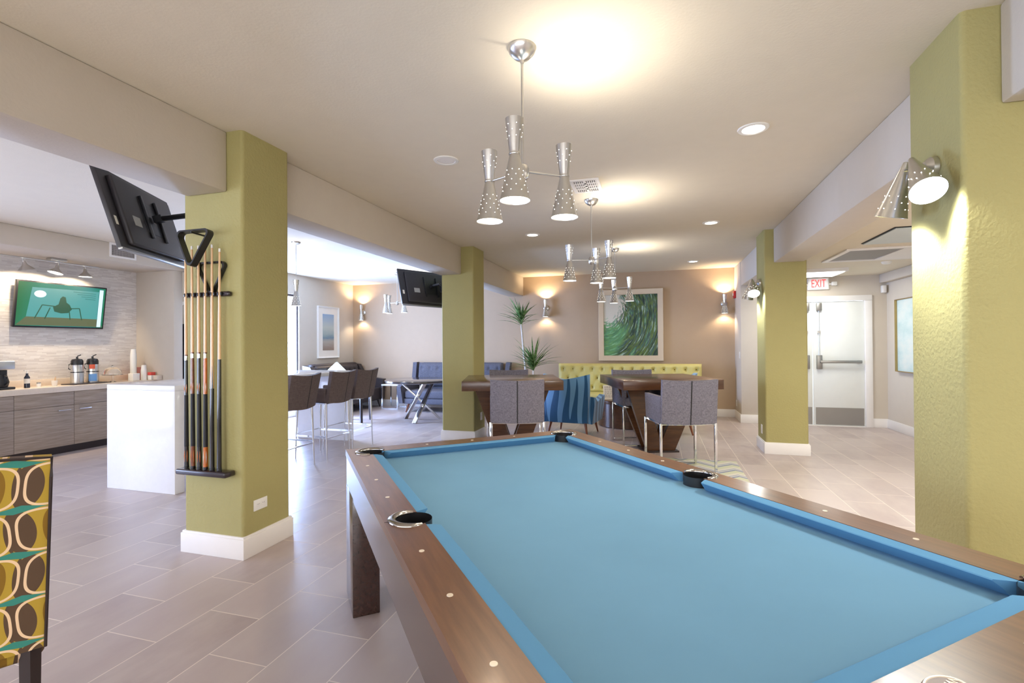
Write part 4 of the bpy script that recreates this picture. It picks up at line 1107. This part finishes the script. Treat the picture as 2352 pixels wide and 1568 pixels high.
def airpot(y, label, sticker):
    t = thing('airpot', label, 'coffee airpot', (-7.55, y, CZ + .013), 0, 'steel coffee airpots on the counter')
    MB().lathe([(.0001, 0), (.068, 0), (.070, .01), (.070, .235), (.062, .26)]).build('steel_body', M['steel'], t)
    MB().lathe([(.066, .25), (.066, .30), (.055, .325), (.02, .335), (.0001, .336)]).build('pump_lid', M['black'], t)
    MB().cyl((0, 0, .33), (0, 0, .36), .012).bar((-.0, .0, .365), (.02, .035, .385), .02, .012).build('plunger', M['black'], t)
    MB().tube([(.0, -.065, .27), (.01, -.10, .26), (.01, -.105, .20), (.005, -.085, .19)], .006).build('carry_handle', M['black'], t)
    MB().lathe([(.0705, .145), (.0705, .158)], n=28).build('name_band', M['cue_black'], t)
    if sticker:
        def arc(r, a0, a1, z0, z1, nm, m):
            MB().grid(lambda u, v: Vector((r * cos(a0 + (a1 - a0) * u), r * sin(a0 + (a1 - a0) * u), z0 + (z1 - z0) * v)), 8, 1).build(nm, m, t)
        arc(.0712, -1.1, -.2, .19, .25, 'orange_sticker', mat('orange_print', srgb(214, 92, 60), .5))
        arc(.0712, -1.2, .1, .02, .12, 'blue_sticker', mat('blue_print', srgb(110, 160, 214), .5))
airpot(4.68, 'steel airpot without stickers, left of the pair', False)
airpot(4.87, 'steel airpot with orange and blue stickers, right of the pair', True)
t = item('cake_stand', 'clear glass cake stand with dome beside the airpots', 'cake stand', 5.13)
MB().lathe([(.0001, 0), (.05, 0), (.012, .02), (.012, .09), (.12, .10), (.125, .108), (.0001, .108)]).build('stand', M['glass'], t)
MB().lathe([(.105, .109), (.105, .15), (.09, .185), (.05, .205), (.012, .21), (.018, .23), (.0001, .24)]).build('dome', M['glass'], t)
def cup_stack(y, n, r, label, x=-7.6):
    t = thing('cup_stack', label, 'cups', (x, y, CZ), 0)
    for i in range(n):
        z = i * .0135
        MB().lathe([(r, z), (r * .98, z + .004), (r * .72, z + .09), (.0001, z + .09)], n=24).build('paper_cup', M['white_plastic'], t)
cup_stack(5.46, 29, .042, 'tall stack of upturned white paper cups by the mosaic wall corner')
cup_stack(5.52, 11, .040, 'short stack of white paper cups in front of the tall stack', -7.47)
bx = tag(MB().box(-.05, -.05, 0, .05, .05, .11, .003).build('napkin_box', M['paper']), 'cream napkin box in front of the cup stacks', 'box'); bx.location = (-7.45, 5.36, CZ)
bx = tag(MB().box(-.05, -.04, 0, .05, .04, .19, .003).build('stirrer_box', mat('pink_box', srgb(226, 150, 140), .6)), 'tall pink carton behind the short cup stack', 'box'); bx.location = (-7.68, 5.56, CZ)
t = thing('tea_canister', 'small white canister with red top beside pink carton', 'canister', (-7.40, 5.585, CZ))
MB().box(-.035, -.035, 0, .035, .035, .07, .004).build('canister_body', M['white_plastic'], t)
MB().box(-.036, -.036, .07, .036, .036, .115, .004).build('canister_top', mat('coral_red', srgb(220, 80, 70), .5), t)
bx = tag(MB().box(-.04, -.04, 0, .04, .04, .07, .004).build('sugar_box', M['counter']), 'small cream box at the counter end by the return wall', 'box'); bx.location = (-7.30, 5.60, CZ); bx.location.x = -7.385 + .09

# kitchen screen
def screen_board():
    t = thing('wall_television', 'lit wall television with teal picture over the kitchen counter', 'television', (-7.68, 4.60, 1.93), 0)
    T_ = RY(radians(8)); 
    def P(b, name, m, par=t):
        o = b.build(name, m, par); o.rotation_euler = (0, radians(8), 0); return o
    w, h = .52, .30
    P(MB().box(-.045, -w, -h, 0, w, h, .006), 'housing', M['black'])
    sc = MB().box(-.001, -w + .018, -h + .022, .001, w - .018, h - .018).build('screen', None_mat(), t); sc.rotation_euler = (0, radians(8), 0)
    def flat(name, col, pts, e=0.9, lay=1):
        tb = MB(); tb.prism([(p[0], p[1]) for p in pts], 0, .0006, Matrix(((0, 0, 1, .0015 + .0007 * lay), (1, 0, 0, 0), (0, 1, 0, 0), (0, 0, 0, 1))))
        o = tb.build(name, emis('screen_' + name, col, e, (0.01, .01, .01, 1)), sc, smooth=False); return o
    flat('picture_wall', srgb(70, 150, 148), [(-.40, -.16), (.42, -.16), (.42, .23), (-.36, .22)], .7)
    flat('picture_floor', srgb(96, 104, 70), [(-.50, -.27), (.50, -.27), (.42, -.16), (-.40, -.16)], .6)
    flat('picture_lamp', srgb(214, 236, 244), [(-.27 + .065 * cos(a * pi / 12), .14 + .045 * sin(a * pi / 12)) for a in range(24)], 1.0, 2)
    g = srgb(14, 78, 52)
    flat('picture_figure', g, [(-.12, -.02), (-.06, .02), (-.045, .10), (-.02, .13), (.015, .12), (.03, .05), (.07, .02), (.10, -.04), (.06, -.09), (-.02, -.10), (-.10, -.08)], .7, 3)
    for i, (a, b_, c_, d_) in enumerate(((-.10, -.01, -.24, .0), (-.24, 0, -.31, -.18), (-.15, -.03, -.20, -.18), (.08, -.03, .19, -.02), (.19, -.02, .23, -.18), (.07, -.06, .09, -.18))):
        v = Vector((c_ - a, d_ - b_)); n_ = Vector((-v.y, v.x)).normalized() * .006
        flat('picture_limb', g, [(a - n_.x, b_ - n_.y), (c_ - n_.x, d_ - n_.y), (c_ + n_.x, d_ + n_.y), (a + n_.x, b_ + n_.y)], .7, 3)
    for i in range(4): flat('picture_caption', srgb(20, 110, 104), [(.10 + i * .05, .205 - i * .028), (.38, .20 - i * .028), (.38, .193 - i * .028), (.10 + i * .05, .198 - i * .028)], .7, 3)
    flat('picture_banner', srgb(186, 206, 236), [(.425, -.27), (.475, -.27), (.475, .26), (.425, .26)], .95, 3)
    return t
def None_mat():
    k = NT('screen_teal_glow'); sep = k.n('ShaderNodeSeparateXYZ'); k.l(k.coord(), sep.inputs[0])
    c = k.ramp(k.math('ADD', sep.outputs[1], .5), [(0.0, srgb(20, 100, 56)), (0.25, srgb(24, 120, 100)), (0.8, srgb(30, 120, 118)), (1.0, srgb(24, 110, 80))])
    k.l(c, k.b.inputs['Emission Color']); k.b.inputs['Emission Strength'].default_value = 0.8
    k.b.inputs['Base Color'].default_value = (.01, .01, .01, 1); k.b.inputs['Roughness'].default_value = .2
    return k.m
screen_board()

# track light over the kitchen screen
t = thing('track_light', 'nickel three-spot track light above the kitchen television', 'track light', (-7.50, 4.42, 2.53))
MB().box(-.05, -.09, -.035, .05, .09, 0, .006).build('canopy', M['steel'], t)
MB().cyl((0, -.85, -.045), (0, .50, -.045), .007).build('track_bar', M['steel'], t)
for y, tilt in ((-.36, 15), (.02, -15), (.33, 0)):
    s = MB().cyl((0, 0, 0), (0, 0, -.06), .005).lathe([(.016, -.04), (.024, -.085), (.078, -.145), (.080, -.152)], mtx=RX(radians(tilt))).build('spot_head', M['steel'], t)
    s.location = (0, y, -.045)
    MB().lathe([(.0001, -.145), (.076, -.145)], mtx=RX(radians(tilt))).build('bulb', M['bulb'], s)
    lamp_spot('track_beam', (-7.50, 4.42 + y, 2.53 - .20), (-.7, math.tan(radians(tilt)) * .5, -1), 24, 125, .6, (1.0, .80, .55), .03)
# vent on the soffit
t = thing('soffit_vent', 'white wall vent on the kitchen soffit behind the hanging television', 'air vent', (-7.0, 4.89, 2.675))
MB().box(0, -.175, -.095, .012, .175, -.07).box(0, -.175, .07, .012, .175, .095).box(0, -.175, -.07, .012, -.15, .07).box(0, .15, -.07, .012, .175, .07).build('frame', M['white_trim'], t)
MB().box(0.0, -.16, -.08, .002, .16, .08).build('duct_shadow', mat('vent_grey', srgb(110, 104, 104), .6), t)
b = MB()
for i in range(16): b.box(.002, -.148 + i * .0197, -.07, .008, -.141 + i * .0197, .07)
for i in range(6): b.box(.002, -.15, -.06 + i * .024, .006, .15, -.056 + i * .024)
b.build('louvres', mat('louvre_grey', srgb(176, 170, 168), .5), t)
# black refrigerator in the recess
t = thing('refrigerator', 'tall black refrigerator glimpsed in the recess behind the island', 'refrigerator', (-8.05, 6.20, 0), 0)
MB().box(-.40, -.36, .02, .34, .36, 1.76, .01).build('body', M['black'], t)
d_ = MB().box(.345, -.355, .66, .395, .355, 1.755, .012).build('door', M['black'], t)
MB().bar((.43, -.28, .80), (.43, -.28, 1.55), .02, .02).build('handle', M['satin'], d_)
MB().box(.345, -.355, .06, .395, .355, .65, .012).build('drawer', M['black'], t)

# ------------------------------------------------------------------ swivel televisions seen from behind
def back_tv(c, yaw, tilt, roll, label, mount, d=None):
    t = thing('hanging_television', label, 'television', c, 0, 'black televisions on pillar arms')
    n = Vector((cos(yaw) * cos(tilt), sin(yaw) * cos(tilt), -sin(tilt))); r = Vector((-sin(yaw), cos(yaw), 0)); u = n.cross(r)
    if u.z < 0: u = -u
    r2 = r * cos(roll) + u * sin(roll); u2 = -r * sin(roll) + u * cos(roll)
    m = Matrix((r2, n, u2)).transposed()
    if m.determinant() < 0: m = Matrix((-r2, n, u2)).transposed()
    t.rotation_euler = m.to_euler()
    w, h = .485, .285
    MB().box(-w, -.018, -h, w, .012, h, .005).build('panel_housing', M['tvback'], t)
    MB().box(-w + .008, .0118, -h + .012, w - .008, .0135, h - .008).build('screen', M['black'], t)
    bk = MB().box(-w + .09, -.055, -h + .03, w - .09, -.015, h - .05, .012, 3).build('rear_cover', M['tvback'], t)
    MB().box(-.12, -.058, -.12, .12, -.052, .12, .003).build('mount_plate', M['black'], t)
    g = MB()
    for s in (-1, 1): g.box(s * .10 - .012, -.075, -.16, s * .10 + .012, -.055, .16, .003)
    g.build('mount_rail', M['black'], t)
    MB().box(-w + .0, -.022, -h - .012, w, .008, -h + .004, .003).build('lower_bezel', M['satin'], t)
    def px(p): return (p.x * cos(YAW) + p.y * sin(YAW)) / (-p.x * sin(YAW) + p.y * cos(YAW))
    s = 1 if px(Vector(c) + m @ Vector((.4, 0, 0))) > px(Vector(c) - m @ Vector((.4, 0, 0))) else -1
    lab = MB(); 
    lab.box(-s * .24 - .045, -.0575, -.10, -s * .24 + .045, -.0545, -.03); lab.build('rating_label', mat('label_grey', srgb(170, 168, 166), .5), bk)
    lb2 = MB().box(-s * (w - .045) - .014, -.0195, -.12, -s * (w - .045) + .014, -.0175, -.06).build('sticker', M['paper'], t)
    inv = m.transposed()
    def loc(p): return inv @ (Vector(p) - Vector(c))
    e = loc(mount)
    MB().bar((0, -.07, 0), (0, -.13, 0), .05, .05).tube([(0, -.12, 0), e * .5 + Vector((0, -.12, .02)), e], .020, 8).build('swivel_arm', M['black'], t)
    MB().box(e.x - .04, e.y - .04, e.z - .05, e.x + .04, e.y + .04, e.z + .05, .01).build('wall_bracket', M['black'], t)
    return t
back_tv((-3.718, 2.756, 2.313), 3.619, .287, -.017, 'black television seen from behind, hung off the near left pillar', (-3.09, 2.76, 2.28))
back_tv((-3.291, 6.701, 2.209), 2.536, .364, .023, 'black television seen from behind, hung off the far left pillar', (-3.03, 6.62, 2.2))

# ------------------------------------------------------------------ upholstery
def tufted(w, h, nx, ny, depth=.05, pz=.018, stag=True):
    """tufted cushion face in the XZ plane looking to -Y; returns MB and the button spots"""
    btn = []
    for j in range(ny):
        z = h * (j + .6) / (ny + .2)
        off = .5 if (stag and j % 2) else 0
        n = nx - (1 if off else 0)
        for i in range(n): btn.append((-w / 2 + w * (i + .5 + off) / nx, z))
    NU, NV = int(nx * 7), max(10, int(ny * 8))
    def f(u, v):
        x = -w / 2 + w * u; z = h * v
        e = min(u, 1 - u) * w; e2 = min(v, 1 - v) * h
        k = min(1, (e / .05)) ** .5 * min(1, (e2 / .05)) ** .5
        y = -depth * k
        for bx_, bz in btn:
            dx, dz = abs(x - bx_), abs(z - bz)
            if dx < .12 and dz < .14:
                q = math.hypot(dx, dz * .75); y += pz * math.exp(-(q / .022) ** 2) * 1.3
                if stag:
                    for sx in (1, -1):
                        dl = abs(dx - dz * (w / nx / 2) / max(.01, h / (ny + .2)))
                    y += pz * .35 * math.exp(-(dl / .010) ** 2) * math.exp(-(q / .09) ** 2)
                else: y += pz * .5 * math.exp(-(dx / .010) ** 2)
        return Vector((x, y, z))
    b = MB().grid(f, NU, NV, lambda u, v: Vector((-w / 2 + w * u, .0, h * v)))
    return b, btn
def buttons(b, btn, y, r=.009):
    for x, z in btn: b.sphere((x, y, z), r, (1, .5, 1), 8)
    return b

# pale lime banquette
bq = thing('tufted_banquette', 'long pale lime button-tufted bench under the wave painting', 'bench', (-.57, 9.55, 0))
BW = 2.66
b, btn = tufted(BW, .56, 14, 3, .08, .055)
o = b.build('backrest', M['yellow'], bq, angle=80); o.location = (0, .06, .43)
MB().box(-BW / 2, .05, .10, BW / 2, .14, .985, .03, 3).build('back_frame', M['yellow'], bq)
o = buttons(MB(), btn, -.028, .010).build('buttons', mat('lime_button', srgb(110, 90, 40), .5), bq); o.location = (0, .06, .43); o['kind'] = 'stuff'
MB().box(-BW / 2, -.50, .30, BW / 2, .05, .45, .035, 3).build('seat_cushion', M['yellow'], bq)
MB().box(-BW / 2 + .01, -.47, .10, BW / 2 - .01, .12, .30, .01).build('seat_base', M['yellow'], bq)
for x in (-1.25, 0, 1.25):
    for y in (-.42, .06): MB().box(x - .03, y - .03, 0, x + .03, y + .03, .10).build('leg', M['dark_leg'], bq)

# slate tufted settee
st = thing('tufted_settee', 'slate grey tufted settee behind the round chrome table', 'sofa', (-4.05, 9.42, 0))
SW = 1.94
b, btn = tufted(SW - .01, .50, 10, 2, .06, .030, False)
o = b.build('backrest', M['settee'], st, angle=80); o.location = (0, .20, .50); o.rotation_euler = (radians(-10), 0, 0)
o2 = buttons(MB(), btn, -.03, .009).build('buttons', M['seam'], st); o2.location = (0, .20, .50); o2.rotation_euler = (radians(-10), 0, 0); o2['kind'] = 'stuff'
MB().box(-SW / 2 + .05, .22, .20, SW / 2 - .05, .33, 1.0, .03, 3, RX(radians(-8)), (0, .27, .2)).build('back_frame', M['settee'], st)
b, btn = tufted(SW - .1, .54, 8, 1, .10, .03, False)
MB().box(-SW / 2 + .02, -.42, .28, SW / 2 - .02, .20, .44, .04, 3).build('seat_cushion', M['settee'], st)
MB().box(-SW / 2, -.42, .17, SW / 2, .26, .28, .02).build('seat_base', M['settee'], st)
for s in (-1, 1):
    MB().prism([(-.45, .18), (.28, .18), (.40, 1.0), (.28, 1.0), (.16, .62), (-.10, .60), (-.40, .56), (-.50, .52)], -.045, .045, Matrix.Translation((s * (SW / 2 + .03), 0, 0)) @ RY(radians(s * 4)).to_4x4() @ Matrix(((0, 0, 1, 0), (1, 0, 0, 0), (0, 1, 0, 0), (0, 0, 0, 1)))).build('armrest', M['settee'], st)
    for y in (-.36, .22): MB().cyl((s * (SW / 2 - .10), y, .18), (s * (SW / 2 - .04), y + (-.03 if y < 0 else .03), 0), .024, .013, n=12).build('leg', M['leg_wood'], st)

# dark leather sofa along the left lounge wall
sf = thing('leather_sofa', 'dark brown tufted leather sofa under the framed seascape', 'sofa', (-6.36, 8.93, 0), radians(90))
LW = 1.55
b, btn = tufted(LW - .1, .46, 8, 2, .06, .03)
o = b.build('backrest', M['black_leather'], sf, angle=80); o.location = (0, .20, .50)
MB().box(-LW / 2, .20, .16, LW / 2, .36, 1.0, .06, 3).build('back_frame', M['black_leather'], sf)
MB().box(-LW / 2, -.40, .16, LW / 2, .24, .44, .04, 3).build('seat', M['black_leather'], sf)
for s in (-1, 1):
    MB().prism([(-.42, .17), (.34, .17), (.36, .98), (.18, .95), (.02, .68), (-.46, .62)], -.06, .06, Matrix.Translation((s * (LW / 2 + .03), 0, 0)) @ Matrix(((0, 0, 1, 0), (1, 0, 0, 0), (0, 1, 0, 0), (0, 0, 0, 1)))).build('armrest', M['black_leather'], sf)
    for y in (-.34, .28): MB().cyl((s * (LW / 2 - .06), y, .17), (s * (LW / 2 - .02), y * 1.08, 0), .022, .012, n=12).build('leg', M['dark_leg'], sf)
pw = thing('throw_cushion', 'cream leaf-print cushion standing on the dark leather sofa', 'cushion', (-6.33, 8.60, .66), radians(25))
b = MB()
def pil(u, v, s):
    x, z = (u - .5) * .44, (v - .5) * .44
    e = (1 - (2 * u - 1) ** 4) * (1 - (2 * v - 1) ** 4)
    return RX(radians(-10)) @ (RY(radians(45)) @ Vector((x, s * .075 * max(0, e) ** .6, z)))
b.grid(lambda u, v: pil(u, v, -1), 14, 14, lambda u, v: pil(u, v, 1)).build('cover', M['cushion'], pw, angle=70)
pw.location.z = .445 + .30

# round chrome table
rt = thing('round_table', 'round dark table on crossed chrome legs in the lounge', 'table', (-4.18, 8.10, 0))
MB().lathe([(.0001, .70), (.60, .70), (.625, .712), (.625, .74), (.61, .748), (.0001, .748)], n=56).build('tabletop', mat('espresso_gloss', srgb(70, 62, 62), .15, coat=.6), rt)
for k_ in range(3):
    a = radians(-90 + 120 * k_ + 12); d = Vector((cos(a), sin(a), 0)); e = Vector((cos(a + 2.6), sin(a + 2.6), 0))
    MB().bar(d * .38, e * .36 + Vector((0, 0, .70)), .075, .035, up=(0, 0, 1), bev=.004).build('leg', M['chrome'], rt)
# small chrome end table
et = thing('end_table', 'small chrome framed end table with pale top beside the settee', 'table', (-5.55, 9.55, 0))
MB().box(-.20, -.20, .50, .20, .20, .53, .004).build('tabletop', M['quartz'], et)
for sx in (-1, 1):
    for sy in (-1, 1): MB().box(sx * .185 - .012, sy * .185 - .012, 0, sx * .185 + .012, sy * .185 + .012, .50).build('leg', M['chrome'], et)
MB().box(-.2, -.2, .0, .2, -.176, .02).box(-.2, .176, .0, .2, .2, .02).build('floor_rail', M['chrome'], et)
# small dining chair half hidden behind the stools
dc = thing('side_chair', 'small chair with pale cushion and dark wood legs beyond the stools', 'chair', (-5.28, 7.72, 0), radians(10))
MB().box(-.22, -.22, .42, .22, .22, .50, .03, 3).build('seat', M['cushion'], dc)
for sx in (-1, 1):
    for sy in (-1, 1): MB().bar((sx * .19, sy * .19, .43), (sx * .20, sy * .20, 0), .038, .038).build('leg', M['dark_leg'], dc)
MB().box(-.21, .18, .50, .21, .23, .86, .015).build('backrest', M['cushion'], dc)

# coffee table with a printed sheet
ct = thing('coffee_table', 'round drum-shaped dark wood coffee table before the lime bench', 'table', W(1.95, 8.28), 0)
MB().lathe([(.0001, .0), (.47, 0), (.49, .01), (.49, .39)], n=56).build('drum_base', M['table_wood'], ct)
MB().lathe([(.0001, .39), (.515, .39), (.52, .40), (.52, .44), (.51, .45), (.0001, .45)], n=56).build('tabletop', M['table_wood'], ct)
mg = thing('printed_card', 'cream printed menu card standing on the coffee table', 'card', W(1.66, 8.12, .451), YAW + .02)
MB().box(-.15, -.002, 0, .15, .002, .235, 0, 1, RX(radians(-10)), (0, 0, 0)).build('card', M['paper'], mg)
pr = MB()
random.seed(3)
for i in range(11):
    z = .20 - i * .0165
    x = -.13
    while x < .12:
        l_ = random.uniform(.015, .05); pr.box(x, -.0035, z, min(.13, x + l_), -.002, z + (.006 if i else .012), 0, 1, RX(radians(-10)), (0, 0, 0)); x += l_ + .008
pr.build('print_lines', mat('grey_print', srgb(150, 140, 132), .8), mg)

# blue wing chairs
def wing_chair():
    t = thing('wing_chair', 'x', 'armchair', (0, 0, 0), 0, 'blue striped wing chairs')
    w = .315
    def back(u, v, off):
        x = (-w + 2 * w * u) * (1.0 + .10 * v); z = .22 + .66 * v
        wing = .10 * (abs(2 * u - 1) ** 2.2) * min(1, v * 1.6)
        top = .05 * abs(2 * u - 1) ** 1.5 * v
        return Vector((x, -.26 - .13 * v - off + wing, z + top - (.02 * (1 - abs(2 * u - 1)) * v)))
    MB().grid(lambda u, v: back(u, v, 0), 20, 12, lambda u, v: back(u, v, .08)).build('backrest', M['stripe'], t, angle=60)
    MB().box(-w + .02, -.28, .20, w - .02, .32, .32, .02, 2).build('seat_base', M['stripe'], t)
    MB().box(-w + .05, -.24, .32, w - .05, .34, .44, .04, 3).build('seat_cushion', M['stripe'], t)
    for s in (-1, 1):
        MB().prism([(-.30, .21), (.30, .21), (.34, .56), (.30, .59), (-.10, .52), (-.26, .60)], -.04, .04, Matrix.Translation((s * (w + .0), 0, 0)) @ RY(radians(s * 6)).to_4x4() @ Matrix(((0, 0, 1, 0), (1, 0, 0, 0), (0, 1, 0, 0), (0, 0, 0, 1)))).build('armrest', M['stripe'], t)
        for y in (-.27, .27): MB().cyl((s * (w - .05), y, .21), (s * (w - .01), y * 1.14, 0), .022, .011, n=12).build('leg', M['leg_wood'], t)
    return t
wc = wing_chair(); wc.location = W(.93, 7.52); wc.rotation_euler = (0, 0, YAW - .42); wc['label'] = 'blue striped wing chair seen from behind between the brown tables'
copy_tree(wc, W(2.29, 7.48), YAW + .35, 'blue striped wing chair mostly hidden behind the right grey chair')

# rug
rg = tag(MB().box(-.9, -.8, 0, .9, .8, .006, .002).build('area_rug', M['rug']), 'pale rug with blue zigzag pattern under the right table', 'rug'); rg.location = (-.05, 5.35, 0)

# tall dracaena
pl = thing('potted_dracaena', 'tall two-headed dracaena plant beside the lime bench', 'plant', (-2.38, 9.26, 0))
MB().lathe([(.0001, 0), (.15, 0), (.20, .42), (.185, .42), (.17, .38), (.0001, .38)]).build('pot', mat('charcoal_pot', srgb(60, 58, 60), .5), pl)
MB().lathe([(.0001, .385), (.172, .385)]).build('soil', mat('potting_soil', srgb(50, 38, 30), .95), pl)
c1_ = [(-.06, 0, .38), (-.10, 0, .8), (-.15, 0, 1.3), (-.19, 0, 1.78)]; c2_ = [(.04, 0, .38), (.05, 0, .6), (.05, 0, .86)]
MB().tube(c1_, [.026, .024, .022, .018]).build('cane', M['cane'], pl)
MB().tube(c2_, [.028, .024, .02]).build('cane', M['cane'], pl)
def head(base, n, ln, seed, spread=1.15, lean=(0, 0)):
    rnd = random.Random(seed); b = MB()
    for i in range(n):
        a = rnd.uniform(0, 2 * pi); el = radians(rnd.uniform(18, 84)); a = a if sin(a) < .35 else -a; L = ln * rnd.uniform(.7, 1.1); wd = rnd.uniform(.011, .018)
        dh = Vector((cos(a), sin(a), 0)); p = Vector(base) + Vector((0, 0, rnd.uniform(-.05, .10))); pts = []; e = el
        N = 7
        for k_ in range(N + 1):
            pts.append(p.copy()); p = p + (dh * cos(e) + Vector((lean[0], lean[1], sin(e)))) * (L / N); e -= radians(rnd.uniform(3, 9)) * (1.2 - el / 1.6)
        side = Vector((-sin(a), cos(a), 0))
        t_ = bmesh.new(); A, B, D = [], [], []
        for k_, q in enumerate(pts):
            f = k_ / N; ww = wd * (1 - f ** 2.2) * (.5 + .8 * min(1, f * 4)) + .0006
            A.append(t_.verts.new(q - side * ww + Vector((0, 0, ww * .4)))); B.append(t_.verts.new(q)); D.append(t_.verts.new(q + side * ww + Vector((0, 0, ww * .4))))
        for k_ in range(N):
            t_.faces.new((A[k_], B[k_], B[k_ + 1], A[k_ + 1])); t_.faces.new((B[k_], D[k_], D[k_ + 1], B[k_ + 1]))
        b._add(t_)
    b.build('foliage', M['leaf'], pl, angle=80)
head((-.19, 0, 1.78), 46, .52, 5)
head((.05, 0, .90), 52, .66, 9)

# ------------------------------------------------------------------ patterned chair at the left edge
def retro_chair():
    base = W(-1.66, 1.38)
    rz = YAW + radians(90 - 46.7) - radians(0)
    # local +x runs along the chair back, local -y is the side facing the camera
    rz = YAW + radians(43.3)
    t = thing('dining_chair', 'retro ochre oval-patterned chair cut off at the left edge', 'chair', base, rz)
    w = .25
    def back(u, v, off):
        x = (-w + 2 * w * u) * (1 + .06 * v); z = .43 + .60 * v + .012 * (1 - (2 * u - 1) ** 2) * v
        return Vector((x, -.0 - .05 * v + off, z))
    MB().grid(lambda u, v: back(u, v, 0), 12, 10, lambda u, v: back(u, v, .062)).build('backrest', M['retro'], t, angle=50)
    pp = [back(1, j / 10, -.001) for j in range(11)] + [back(1 - i / 12, 1, -.001) for i in range(1, 13)] + [back(0, 1 - j / 10, -.001) for j in range(1, 11)]
    MB().tube(pp, .0045, 8).build('piping', M['dark_leg'], t)
    MB().box(-w + .0, .03, .38, w - .0, .50, .48, .03, 3).build('seat', M['retro'], t)
    for sx in (-1, 1):
        MB().tube([(sx * (w - .035), .035, .44), (sx * (w - .035), .03, .25), (sx * (w - .03), -.03, 0.0)], [.026, .024, .018], 4).build('leg', M['dark_leg'], t)
        MB().bar((sx * (w - .035), .46, .40), (sx * (w - .035), .46, 0), .04, .04).build('leg', M['dark_leg'], t)
    return t
retro_chair()

# ------------------------------------------------------------------ garden outside
def bush(x, y, s, label):
    t = thing('garden_bush', label, 'bush', (x, y, 0)); rnd = random.Random(int(x * 10)); b = MB()
    for i in range(160):
        a, e = rnd.uniform(0, 2 * pi), rnd.uniform(0, pi / 2); r = s * rnd.uniform(.7, 1)
        c = Vector((r * cos(a) * cos(e), r * sin(a) * cos(e), .1 + r * sin(e))); d = c.normalized() * .09 * s * 2; n_ = d.cross(Vector((0, 0, 1))).normalized() * .03
        t_ = bmesh.new(); vs = [t_.verts.new(c - d * .5), t_.verts.new(c + n_), t_.verts.new(c + d * .6), t_.verts.new(c - n_)]; t_.faces.new(vs); b._add(t_)
    b.sphere((0, 0, .1), s * .8, n=16)
    b.build('foliage', M['bush'], t)
bush(-9.4, 8.3, .75, 'rounded green shrub outside the lounge window')
tag(MB().box(-16, 2, -.12, -9.25, 14, -.10).build('patio', mat('sunlit_paving', srgb(220, 216, 208), .8)), kind='structure')
